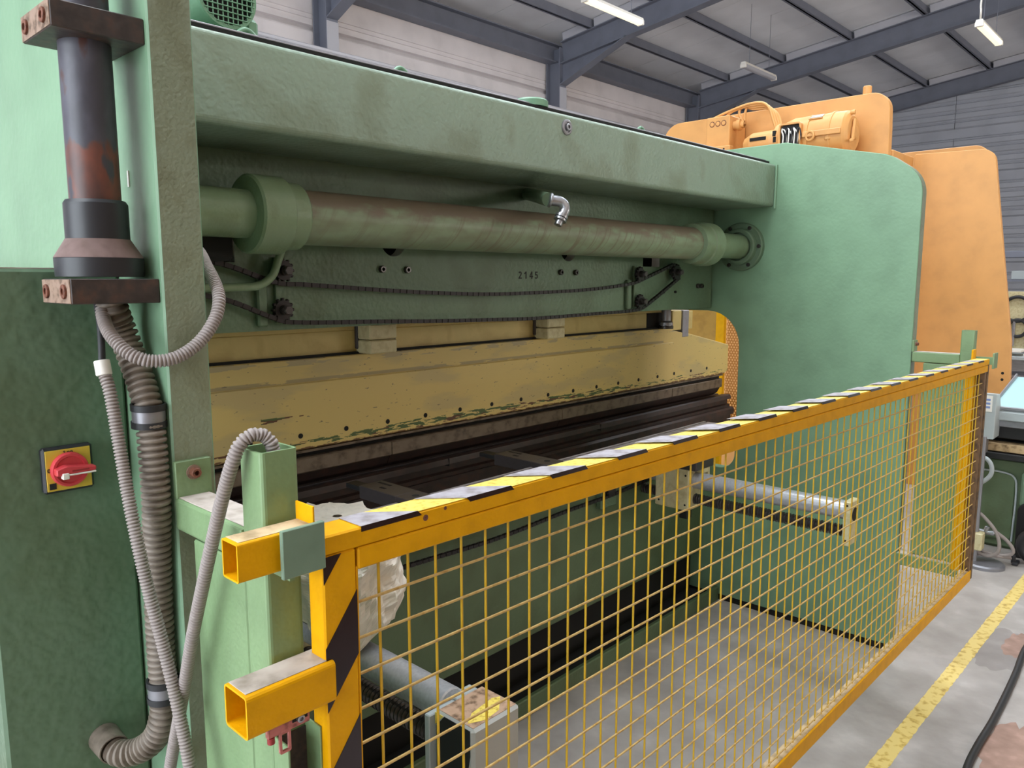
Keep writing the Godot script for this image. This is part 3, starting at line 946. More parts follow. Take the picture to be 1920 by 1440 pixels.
func build_ram(o: Node3D) -> void:
	# lower body: outline in (x, y) with sloping shoulders and small notches at the ends
	var out := PackedVector2Array([Vector2(-0.18, 1.10), Vector2(-0.14, 1.086), Vector2(4.06, 1.084), Vector2(4.10, 1.10), Vector2(4.10, 1.25), Vector2(3.67, 1.333), Vector2(3.49, 1.36), Vector2(3.49, 1.375), Vector2(0.43, 1.375), Vector2(0.43, 1.36), Vector2(0.25, 1.333), Vector2(-0.18, 1.25)])
	var ram := obj("ram", mb().prism(out, 2, -2.21, -2.12, 0.003), ram_material(), o)
	var rm := ram.mesh as ArrayMesh   # uv across the face so that its own wear can be drawn on it
	var arr := rm.surface_get_arrays(0)
	var uvs := PackedVector2Array()
	for p in arr[Mesh.ARRAY_VERTEX]:
		var w: Vector3 = p + origin_of(o)
		uvs.append(Vector2((w.x + 0.2) / 4.4, (1.4 - w.y) / 0.4))
	arr[Mesh.ARRAY_TEX_UV] = uvs
	var am := ArrayMesh.new()
	am.add_surface_from_arrays(Mesh.PRIMITIVE_TRIANGLES, arr)
	ram.mesh = am
	obj("lower_step", mb().box(-0.1, 3.49, 1.09, 1.292, -2.12, -2.112, 0.003), M.ram, ram).mesh = ram_step_mesh(o)
	obj("upper_web", mb().box(0.2, 3.72, 1.36, 1.455, -2.26, -2.14, 0.002).box(0.475, 3.44, 1.455, 2.2, -2.26, -2.14, 0.002), M.cream, ram)
	obj("slot_grime_strip", mb().box(0.44, 3.48, 1.3752, 1.383, -2.141, -2.126), M.matte_black, ram)  # dark grime along the top of the ledge
	for x in [0.68, 1.58, 2.478]:
		var b := obj("wedge_block", mb().box(x - 0.06, x + 0.053, 1.425, 1.475, -2.14, -2.06, 0.004), M.cream_pale, ram)
		obj("lower_half", mb().box(x - 0.06, x + 0.053, 1.378, 1.4225, -2.14, -2.06, 0.004), M.cream_pale, b)
		obj("back_plate", mb().box(x - 0.065, x + 0.10, 1.392, 1.6, -2.14, -2.125, 0.003), M.finger, b)
	# piston rod in its recess at the right end of the web
	obj("recess", mb().box(3.27, 3.49, 1.376, 1.455, -2.141, -2.138), M.matte_black, ram)  # flat black patch, the shade of the recess painted on
	var rod := obj("piston_rod", mb().lathe(Vector3(3.38, 1.378, -2.095), Vector3.UP, [Vector2(0, 0), Vector2(0, 0.035), Vector2(0.03, 0.035), Vector2(0.038, 0.024), Vector2(0.3, 0.024)], 20), M.steel_grey, ram)
	obj("rod_nut", bolt(Vector3(3.38, 1.376, -2.095), Vector3.UP, 0.042, 0.018), M.screw, rod)
	obj("end_cheek", mb().box(3.49, 3.58, 1.36, 1.462, -2.21, -2.125, 0.003), M.cream, ram)
	obj("guide_strip", mb().box(3.582, 3.645, 1.32, 1.462, -2.21, -2.118, 0.003), M.steel_grey, ram)
	# clamping screws along the lower edge
	for k in 27:
		var x := -0.09 + 0.1715 * k
		if x > 4.0:
			break
		obj("clamp_screw", mb().lathe(Vector3(x, 1.133, -2.112 if x < 3.48 else -2.12), Vector3(0, 0, 1), [Vector2(-0.002, 0.0085), Vector2(0.0012, 0.0085), Vector2(0.0012, 0.0)], 10), M.matte_black, ram)
	# tool holder and the row of punches
	var th := obj("tool_holder", mb().box(-0.12, 4.05, 1.050, 1.084, -2.2, -2.145, 0.002), M.matte_black, o)
	obj("holder_lip", mb().box(-0.12, 4.05, 1.074, 1.083, -2.145, -2.122, 0.001), M.punch, th)
	var cuts := [-0.1, 0.72, 1.648, 2.59, 3.50, 4.04]
	for k in cuts.size() - 1:
		var a: float = cuts[k] + 0.0012
		var z: float = cuts[k + 1] - 0.0012
		var pp := obj("punch", mb().prism(PackedVector2Array([Vector2(-2.2, 1.058), Vector2(-2.124, 1.058), Vector2(-2.120, 1.054), Vector2(-2.120, 1.012), Vector2(-2.124, 1.008), Vector2(-2.2, 1.008)]), 0, a, z, 0.001), M.punch, o)
		obj("punch_tip", mb().prism(PackedVector2Array([Vector2(-2.132, 1.008), Vector2(-2.15, 0.975), Vector2(-2.175, 0.958), Vector2(-2.2, 0.985), Vector2(-2.2, 1.008)]), 0, a, z), M.tool, pp)

func ram_step_mesh(o: Node3D) -> ArrayMesh:
	var b := mb().prism(PackedVector2Array([Vector2(-0.12, 1.088), Vector2(3.485, 1.088), Vector2(3.485, 1.30), Vector2(-0.12, 1.30)]), 2, -2.12, -2.112, 0.003)
	for p in b.v:
		b.uv.append(Vector2((p.x + 0.2) / 4.4, (1.4 - p.y) / 0.4))
	return b.mesh(o.position)

# the ram's cream paint with its own wear: green older paint and rust along the tool edge, one long gouge, faint dirty bands
func ram_material() -> StandardMaterial3D:
	var W := 2048
	var H := 256
	var im := Image.create(W, H, false, Image.FORMAT_RGB8)
	var f := FastNoiseLite.new()
	f.seed = 5
	f.frequency = 0.006
	f.fractal_octaves = 5
	var g := FastNoiseLite.new()
	g.seed = 9
	g.frequency = 0.05
	g.fractal_octaves = 3
	var base := rgb8(204, 180, 112)
	var smear := rgb8(160, 148, 118)
	var green := rgb8(74, 92, 50)
	var brown := rgb8(92, 58, 38)
	for j in H:
		var y := 1.4 - 0.4 * (j + 0.5) / H
		for i in W:
			var x := -0.2 + 4.4 * (i + 0.5) / W
			var n := f.get_noise_2d(i * 0.6, j * 1.6)
			var m := g.get_noise_2d(i * 0.25, j * 1.3)
			var c := base.lerp(smear, clampf((-n - 0.12) * 1.4, 0.0, 0.35))
			if absf(y - 1.307) < 0.006 and m > -0.35 and x < 3.4:
				c = c.lerp(smear.darkened(0.15), 0.6)
			if y > 1.355 and m > 0.05:
				c = c.lerp(smear, 0.7)
			var reach := clampf(minf((x - 1.0) * 2.0, (3.25 - x) * 2.5), 0.0, 1.0)
			var edge := 1.112 + 0.010 * m
			if y < edge + 0.008 * reach and y > edge - 0.012 and g.get_noise_2d(i * 0.5 + 500, j * 3.0) > 0.12 - 0.25 * reach:
				c = green if m + n > -0.1 else brown
			var e2 := 1.093 + 0.004 * g.get_noise_2d(i * 0.6 + 900, 3.0)
			if y < e2 and g.get_noise_2d(i * 0.8 + 100, j * 3.0) > -0.2:
				c = brown.lerp(c, 0.2)
			var gy := 1.194 + (x - 1.155) * 0.02
			if x > 1.15 and x < 1.295 and absf(y - gy) < 0.0075 * (1.3 - x) / 0.15 + 0.001 and m > -0.25:
				c = green if m > -0.02 else brown
			if g.get_noise_2d(i * 0.9 + 40, j * 2.6 + 900) > 0.62:
				c = c.lerp(rgb8(110, 100, 80), 0.8)
			im.set_pixel(i, j, c)
	var mm := StandardMaterial3D.new()
	mm.albedo_texture = ImageTexture.create_from_image(im)
	mm.roughness = 0.5
	M.ram = mm
	return mm

func build_bed(o: Node3D) -> void:
	# die rail on the bed: stepped profiles (z, y), dark and oily
	var die := obj("die", mb().prism(PackedVector2Array([Vector2(-2.3, 0.955), Vector2(-2.185, 0.955), Vector2(-2.172, 0.935), Vector2(-2.160, 0.955), Vector2(-2.115, 0.96), Vector2(-2.105, 0.955), Vector2(-2.10, 0.935), Vector2(-2.125, 0.928), Vector2(-2.125, 0.905), Vector2(-2.11, 0.90), Vector2(-2.11, 0.885), Vector2(-2.3, 0.885)]), 0, -0.2, 4.12, 0.002), M.tool, o)
	obj("die_holder", mb().prism(PackedVector2Array([Vector2(-2.3, 0.885), Vector2(-2.10, 0.885), Vector2(-2.09, 0.875), Vector2(-2.09, 0.845), Vector2(-2.11, 0.838), Vector2(-2.11, 0.80), Vector2(-2.08, 0.79), Vector2(-2.08, 0.76), Vector2(-2.3, 0.76)]), 0, -0.2, 4.14, 0.002), M.tool, o)
	for x in [0.95, 1.9, 2.85]:
		obj("die_joint", mb().box(x - 0.001, x + 0.001, 0.926, 0.9555, -2.16, -2.0995), M.matte_black, die)
	var bed := obj("bed", mb().box(XL1 + 0.004, XR0 - 0.004, 0.24, 0.77, -2.32, -1.95, 0.004), M.green_dark, o)
	obj("apron", mb().box(XL1 + 0.004, XR0 - 0.004, 0.235, 0.80, -1.95, -1.90, 0.004), M.green_apron, bed)
	obj("rail_ledge", mb().box(-0.18, 4.12, 0.7, 0.765, -2.32, -2.06, 0.004), M.tool, bed)
	obj("recess_shade", mb().box(XL1 + 0.004, XR0 - 0.004, 0.0, 0.24, -2.3, -1.96).box(XL1 + 0.004, XR0 - 0.004, 0.0, 0.02, -1.96, -1.81), M.matte_black, bed)  # black boxes paint the shade of the recess under the bed
	obj("foot_lip", mb().box(XL1 + 0.004, XR0 - 0.004, 0.0, 0.073, -1.812, -1.79, 0.004), M.green_apron, o)
	for q in [[XL0, XL1], [XR0, XR1]]:
		obj("gap_shade_strip", mb().box(q[0] + 0.006, q[1] - 0.006, 0.0, 0.031, -2.94, -0.985), M.matte_black, o)  # black strip painted in as the shade of the gap underneath

# ------------------------------------------------------------------ electrical box with its isolator
func cabinet() -> void:
	var o := thing("electrical_cabinet", Vector3(0.31, 0.3, -1.3), "dark green electrical box with a red and yellow rotary isolator on its back", "electrical cabinet")
	obj("body", mb().box(0.225, 0.4, 0.3, 1.634, -1.75, -1.10, 0.004), M.green_dark, o)
	obj("dusty_top", mb().box(0.228, 0.399, 1.634, 1.6355, -1.747, -1.104), M.dust, o)
	var sw := obj("isolator_switch", mb().box(0.289, 0.349, 1.347, 1.407, -1.10, -1.088, 0.003), M.black_plastic, o)
	var z := -1.088
	obj("face_plate", mb().box(0.2925, 0.3455, 1.3505, 1.4035, z, z + 0.0015, 0.0005), M.label_yellow, sw)
	obj("corner_mark", mb().box(0.295, 0.303, 1.353, 1.361, z + 0.0015, z + 0.0019).box(0.2975, 0.3005, 1.3555, 1.3585, z + 0.0019, z + 0.0021), M.ink, sw)
	lettering("print", "1 on", 0.0045, Vector3(0.319, 1.3995, z + 0.002), M.ink, sw)
	lettering("print", "0", 0.0055, Vector3(0.2957, 1.378, z + 0.002), M.ink, sw)
	var c := Vector3(0.319, 1.377, z + 0.0015)
	var kn := mb().lathe(c, Vector3(0, 0, 1), [Vector2(0, 0.0225), Vector2(0.004, 0.0225), Vector2(0.008, 0.021), Vector2(0.008, 0.018), Vector2(0.006, 0.0165), Vector2(0.006, 0)], 36)
	# the grip: a ridge right across the knob, turned to the off position
	kn.prism(round_poly([Vector2(c.x - 0.020, c.y - 0.0045), Vector2(c.x + 0.027, c.y - 0.003), Vector2(c.x + 0.027, c.y + 0.003), Vector2(c.x - 0.008, c.y + 0.008), Vector2(c.x - 0.020, c.y + 0.0045)], [0.002, 0.002, 0.002, 0.006, 0.002]), 2, c.z + 0.004, c.z + 0.019, 0.0015)
	obj("knob", kn, M.red, sw)
	obj("knob_slot", mb().box(c.x - 0.002, c.x + 0.018, c.y - 0.0005, c.y + 0.0015, c.z + 0.0188, c.z + 0.0193), M.red_dark, sw)
	obj("lock_tie", mb().box(c.x - 0.014, c.x - 0.006, c.y - 0.009, c.y - 0.001, c.z + 0.013, c.z + 0.0215, 0.001).box(c.x - 0.007, c.x + 0.026, c.y - 0.005, c.y - 0.003, c.z + 0.0145, c.z + 0.0205, 0.0005), M.white, sw)

func conduit_material() -> StandardMaterial3D:   # bare black steel with rust towards the coupling and above the upper clamp
	var im := Image.create(256, 512, false, Image.FORMAT_RGB8)
	var f := FastNoiseLite.new()
	f.seed = 3
	f.frequency = 0.018
	f.fractal_octaves = 5
	for j in 512:
		var y := 2.35 - 0.65 * j / 512.0
		for i in 256:
			var t := TAU * i / 256.0
			var n := f.get_noise_3d(cos(t) * 40, j * 0.9, sin(t) * 40)
			var c := rgb8(62, 61, 70).lerp(rgb8(88, 87, 98), clampf(0.4 + n, 0, 1))
			var low := clampf((1.80 - y) / 0.03, 0.0, 1.0) * clampf(0.75 - 0.35 * sin(t), 0.2, 1.0)
			var high := clampf((y - 1.94) / 0.02, 0.0, 1.0) * 0.8
			var k := clampf((maxf(low, high) + n * 1.2 - 0.42) * 4.0, 0.0, 1.0)
			c = c.lerp(rgb8(122, 66, 50).lerp(rgb8(78, 48, 42), clampf(0.5 + n * 1.5, 0, 1)), k * 0.9)
			im.set_pixel(i, j, c)
	var m := StandardMaterial3D.new()
	m.albedo_texture = ImageTexture.create_from_image(im)
	m.roughness = 0.45
	return m

func cable_conduit() -> void:
	var o := thing("cable_conduit", Vector3(0.352, 1.58, -1.02), "black and rust red vertical conduit pipe clamped to the frame by two dark steel blocks", "conduit")
	var c := Vector3(0.352, 0, -1.022)
	var pb := mb().lathe(c + Vector3(0, 1.70, 0), Vector3.UP, [Vector2(0, 0.0285), Vector2(0.65, 0.0285)], 36)
	for p in pb.v:
		pb.uv.append(Vector2(0.5 + atan2(p.z - c.z, p.x - c.x) / TAU, (2.35 - p.y) / 0.65))
	obj("pipe", pb, conduit_material(), o)
	var col := obj("collar", mb().lathe(c + Vector3(0, 1.668, 0), Vector3.UP, [Vector2(0, 0.0355), Vector2(0.043, 0.0355), Vector2(0.047, 0.033), Vector2(0.047, 0.027)], 36), M.black_plastic, o)
	obj("flare", mb().lathe(c + Vector3(0, 1.624, 0), Vector3.UP, [Vector2(0, 0.049), Vector2(0.022, 0.0495), Vector2(0.045, 0.0355)], 40), M.black_plastic, o)
	obj("dust_film", mb().lathe(c + Vector3(0, 1.6465, 0), Vector3.UP, [Vector2(0, 0.0497), Vector2(0.0225, 0.0359)], 40), mat(rgb8(128, 108, 104), 0.9, 0.0, T.dust, 6.0), col)
	for y in [1.592, 1.896]:
		var b := obj("clamp_block", mb().box(0.3015, XL0, y, y + 0.0295, -1.072, -0.972, 0.0012), M.bracket, o)
		obj("pale_end", mb().box(0.3008, 0.3016, y + 0.001, y + 0.0285, -1.071, -0.973), M.bracket_end, b)  # end face in a paler colour than the block
		for z in [-1.053, -0.991]:
			obj("end_screw", socket_screw(Vector3(0.3008, y + 0.0145, z), Vector3(-1, 0, 0), 0.0085, 0.003), M.rust_screw, b)

# ------------------------------------------------------------------ posts that carry the guard
func guard_posts() -> void:
	var o := thing("guard_post", Vector3(0.423, 0.4, -0.763), "light green square guard post with an open top, nearest the camera at the left frame", "post")
	post_parts(o, 0.40, 0.0, 1.4375, 1.345)
	# U channel with a rusty strike plate on the post front
	var ch := obj("channel", mb().box(0.400, 0.403, 0.75, 1.116, -0.739, -0.708, 0.0008).box(0.440, 0.443, 0.75, 1.122, -0.739, -0.708, 0.0008), M.green_post, o)
	obj("strike_plate", mb().box(0.403, 0.440, 0.75, 1.112, -0.7385, -0.7365), mat(Color.WHITE, 0.7, 0.0, T.rust, 6.0), ch)
	obj("retaining_plate", mb().box(0.391, 0.4415, 1.314, 1.366, -0.692, -0.686, 0.0008), mat(rgb8(116, 140, 120), 0.42, 0.0, T.mottle, 3.0), o)
	obj("retaining_web", mb().box(0.40, 0.406, 1.31, 1.318, -0.739, -0.69), M.green_post, o)
	var f := thing("guard_post", Vector3(3.487, 0.4, -0.755), "light green square guard post at the far right end of the yellow guard", "post")
	post_parts(f, 3.463, 3.063, 1.4215, 1.325)
	obj("retaining_plate", mb().box(3.436, 3.50, 1.278, 1.338, -0.667, -0.661, 0.0008), M.green_post, f)
	obj("retaining_web", mb().box(3.472, 3.478, 1.29, 1.32, -0.739, -0.667), M.green_post, f)
	obj("lower_arm", mb().rtube(2, -0.963, -0.74, 3.44, 3.511, 0.412, 0.462, 0.003), M.green_post, f)
	obj("dusty_top", mb().box(3.443, 3.508, 0.462, 0.4635, -0.96, -0.745), M.dust, f)

func post_parts(o: Node3D, x: float, dx: float, top: float, arm_top: float) -> void:
	obj("post", mb().rtube(1, 0.42, top, x, x + 0.0445, -0.787, -0.739, 0.003, 0.005), M.green_post, o)
	var arm := obj("arm", mb().rtube(2, -0.962, -0.787, x + 0.001, x + 0.0465, arm_top - 0.042, arm_top, 0.003, 0.004), M.green_post, o)
	obj("dust_layer", mb().box(x + 0.004, x + 0.0435, arm_top, arm_top + 0.0012, -0.96, -0.789, 0.0005), M.dust, arm)
	obj("weld_bead", mb().pipe(smooth([Vector3(x, arm_top - 0.002, -0.789), Vector3(x + 0.0005, arm_top - 0.02, -0.7875), Vector3(x, arm_top - 0.042, -0.789)], 0.004), 0.0022, 8), M.green_post, arm)
	var mp := obj("mounting_plate", mb().box(x + 0.001, x + 0.048, arm_top - 0.001, arm_top + 0.047, -0.965, -0.957, 0.001), M.green_post, o)
	obj("washer", mb().lathe(Vector3(x + 0.024, arm_top + 0.031, -0.957), Vector3(0, 0, 1), [Vector2(0, 0.0095), Vector2(0.002, 0.0095), Vector2(0.002, 0)], 20), M.bracket_end, mp)
	obj("bolt", socket_screw(Vector3(x + 0.024, arm_top + 0.031, -0.955), Vector3(0, 0, 1), 0.0065, 0.009), M.rust_screw, mp)
	# sheet panel filling the gap under the arm
	obj("side_panel", mb().box(x + 0.002, x + 0.044, 0.465, arm_top - 0.044, -0.918, -0.7895, 0.002), M.green_post, o)

# ------------------------------------------------------------------ the yellow mesh guard
const FX0 := 0.443
const FX1 := 3.432
func fz(x: float) -> float:    # front plane of the guard: it stands a little askew
	return -0.695 + 0.02 * (x - 0.45) / 2.98
func fy(x: float) -> float:    # and sags towards the right
	return -0.0052 * minf(x - 0.45, 1.0) - 0.0235 * maxf(x - 1.45, 0.0) / 1.98

func fbar(x0: float, x1: float, y0: float, y1: float, d0: float, d1: float, ch := 0.002) -> MB:   # a piece of the guard lying along it; d is depth behind the front plane
	var p := Vector3(x0, (y0 + y1) / 2 + fy(x0), fz(x0) - (d0 + d1) / 2)
	var q := Vector3(x1, (y0 + y1) / 2 + fy(x1), fz(x1) - (d0 + d1) / 2)
	var d := (q - p).normalized()
	var u := Vector3(0, 1, 0) - d * d.y
	u = u.normalized()
	var b := mb()
	b.obox(Transform3D(Basis(d, u, d.cross(u)), (p + q) / 2), Vector3((q - p).length() / 2, (y1 - y0) / 2, (d1 - d0) / 2), ch)
	return b

func guard_fence() -> void:
	var o := thing("guard_fence", Vector3(1.94, 0.43, -0.70), "yellow welded mesh safety guard with black striped top rail across the back of the machine", "safety guard")
	obj("top_rail", fbar(FX0, FX1, 1.3225, 1.345, 0.0, 0.045, 0.002), M.yellow, o)
	obj("bottom_rail", fbar(FX0 + 0.05, FX1 - 0.02, 0.452, 0.497, 0.0, 0.03, 0.002), M.yellow, o)
	obj("mesh_frame_top", fbar(0.489, FX1 - 0.002, 1.296, 1.3215, 0.0, 0.03, 0.002), M.yellow, o)
	obj("mesh_frame_side", mb().box(0.4865, 0.4895, 0.49, 1.30, -0.72, -0.696, 0.001), M.yellow, o)
	obj("end_post", mb().box(FX0, 0.4865, 0.455, 1.322, -0.725, -0.6952, 0.002), M.yellow, o)
	obj("end_post", mb().rtube(1, 0.43, 1.296, 3.385, 3.412, -0.706, -0.6775, 0.002), M.worn_frame, o)
	obj("end_angle", mb().box(3.414, 3.432, 0.43, 1.297, -0.70, -0.6745, 0.001), M.worn_frame, o)
	obj("hook_post", mb().box(3.36, 3.405, 0.47, 1.29, -0.725, -0.708, 0.002).box(3.36, 3.372, 0.47, 1.29, -0.738, -0.725, 0.002), M.yellow, o)
	obj("dust_layer", fbar(0.60, FX1 - 0.03, 0.497, 0.4982, 0.004, 0.028, 0.0005), M.dust_yellow, o)
	# hazard tape on the top rail: yellow film with black bands that fold over the front edge
	var tape := obj("hazard_tape", fbar(0.494, FX1 - 0.01, 1.345, 1.3456, 0.001, 0.044, 0.0002), M.yellow_tape, o)
	for k in 18:
		var a := 0.494 + 0.1625 * k
		var z := minf(a + 0.082, FX1 - 0.012)
		if a > FX1 - 0.05:
			break
		var b := mb()
		var bt := mb()
		var yt := 1.3460
		var slant := -0.05
		for part in 2:
			var pts := []
			if part == 0:
				pts = [[a, 0.0, yt], [z, 0.0, yt], [z + slant, 0.0435, yt], [maxf(a + slant, 0.494), 0.0435, yt]]
			else:
				pts = [[a, -0.0006, yt], [z, -0.0006, yt], [z + 0.006, -0.0006, yt - 0.0065], [a + 0.006 if k > 0 else a, -0.0006, yt - 0.0065]]
			var c := []
			for p in pts:
				c.append(Vector3(p[0], p[2] + fy(p[0]), fz(p[0]) - p[1]))
			var q: MB = bt if part == 0 else b
			q.quad(c[0], c[1], c[2], c[3], Vector3(0, 1, 0.01) if part == 0 else Vector3(0, 0, 1))
			var dn := Vector3(0, -0.0005, 0) if part == 0 else Vector3(0, 0, -0.0005)
			for i in 4:
				q.quad(c[i], c[(i + 1) % 4], c[(i + 1) % 4] + dn, c[i] + dn, c[i] - c[(i + 2) % 4])
			q.quad(c[0] + dn, c[1] + dn, c[2] + dn, c[3] + dn, dn)
		obj("black_band", b, M.black_tape, tape, bt, M.sheen_dust_tape)
	# and slanting bands on the near end post
	obj("post_band", mb().prism(PackedVector2Array([Vector2(FX0 + 0.0005, 1.291), Vector2(0.4665, 1.3215), Vector2(FX0 + 0.0005, 1.3215)]), 2, -0.6953, -0.6945), M.black_tape, o)
	for k in 5:
		var lo := 1.142 - 0.15 * k
		obj("post_band", mb().prism(PackedVector2Array([Vector2(FX0 + 0.0005, lo), Vector2(0.4862, lo + 0.056), Vector2(0.4862, lo + 0.132), Vector2(FX0 + 0.0005, lo + 0.075)]), 2, -0.6953, -0.6945), M.black_tape, o)
	# welded wires: verticals behind, horizontals in front
	var x := 0.5295
	while x < 3.38:
		var zz := fz(x) - 0.014
		obj("wire", mb().cyl(Vector3(x, 0.475 + fy(x), zz), Vector3(x - 0.003, 1.31 + fy(x), zz), 0.00185, 8), M.wire_yellow, o)
		x += 0.04415
	for k in 19:
		var y := 1.2975 - 0.0437 * k
		obj("wire", mb().cyl(Vector3(0.487, y + fy(0.487), fz(0.487) - 0.0095), Vector3(3.40, y + fy(3.4), fz(3.4) - 0.0095), 0.00185, 8), M.wire_dusty, o)
	# stub tubes that hook behind the post
	var st := obj("stub_tube", mb().rtube(0, 0.3485, FX0, 1.3195, 1.3605, -0.731, -0.6985, 0.002, 0.003), M.yellow, o)
	obj("dust_layer", mb().box(0.352, 0.44, 1.3605, 1.3612, -0.729, -0.702, 0.0003), M.dust_yellow, st)
	st = obj("stub_tube", mb().rtube(0, 0.345, 0.4505, 1.1565, 1.2035, -0.735, -0.688, 0.0025, 0.005), M.yellow, o)
	obj("dust_layer", mb().box(0.348, 0.448, 1.2035, 1.2044, -0.731, -0.695, 0.0004), M.dust, st)
	obj("upright_tab", mb().box(0.434, 0.4365, 1.33, 1.381, -0.731, -0.697, 0.0005), M.yellow, o)
	obj("upright_tab", mb().box(3.385, 3.43, 1.29, 1.352, -0.729, -0.722, 0.001), M.yellow, o)
	obj("drill_hole", mb().cyl(Vector3(0.588, 1.334, -0.6945), Vector3(0.588, 1.334, -0.6935), 0.004, 10), M.rust_screw, o)
	obj("drill_hole", mb().cyl(Vector3(0.62, 1.339, -0.6945), Vector3(0.62, 1.339, -0.6935), 0.0025, 8), M.rust_screw, o)
	# interlock key of the door switch hanging under the lower stub
	var ky := obj("interlock_key", mb().box(0.374, 0.425, 1.139, 1.156, -0.708, -0.702, 0.001), M.pink, o)
	obj("slot_plate", mb().box(0.403, 0.4215, 1.146, 1.152, -0.702, -0.7014), M.matte_black, ky)
	obj("slot_screw", socket_screw(Vector3(0.412, 1.1485, -0.7014), Vector3(0, 0, 1), 0.0045, 0.004), M.steel, ky)
	obj("key_tongue", mb().rtube(2, -0.706, -0.703, 0.388, 0.4015, 1.115, 1.140, 0.0028, 0.002), M.pink, ky)
	obj("key_pin", mb().cyl(Vector3(0.379, 1.139, -0.705), Vector3(0.379, 1.132, -0.705), 0.004, 12), M.red_dark, ky)

# ------------------------------------------------------------------ back gauge
func screw_thread(p: Vector3, q: Vector3, r: float, pitch: float) -> MB:
	var path := PackedVector3Array()
	var rr := PackedFloat32Array()
	var L := (q - p).length()
	var k := int(L / pitch)
	for i in k * 4 + 1:
		path.append(p + (q - p) * (float(i) / (k * 4)))
		rr.append(r * [1.0, 0.96, 0.66, 0.66][i % 4])
	return mb().sweep(path, rr, 18)

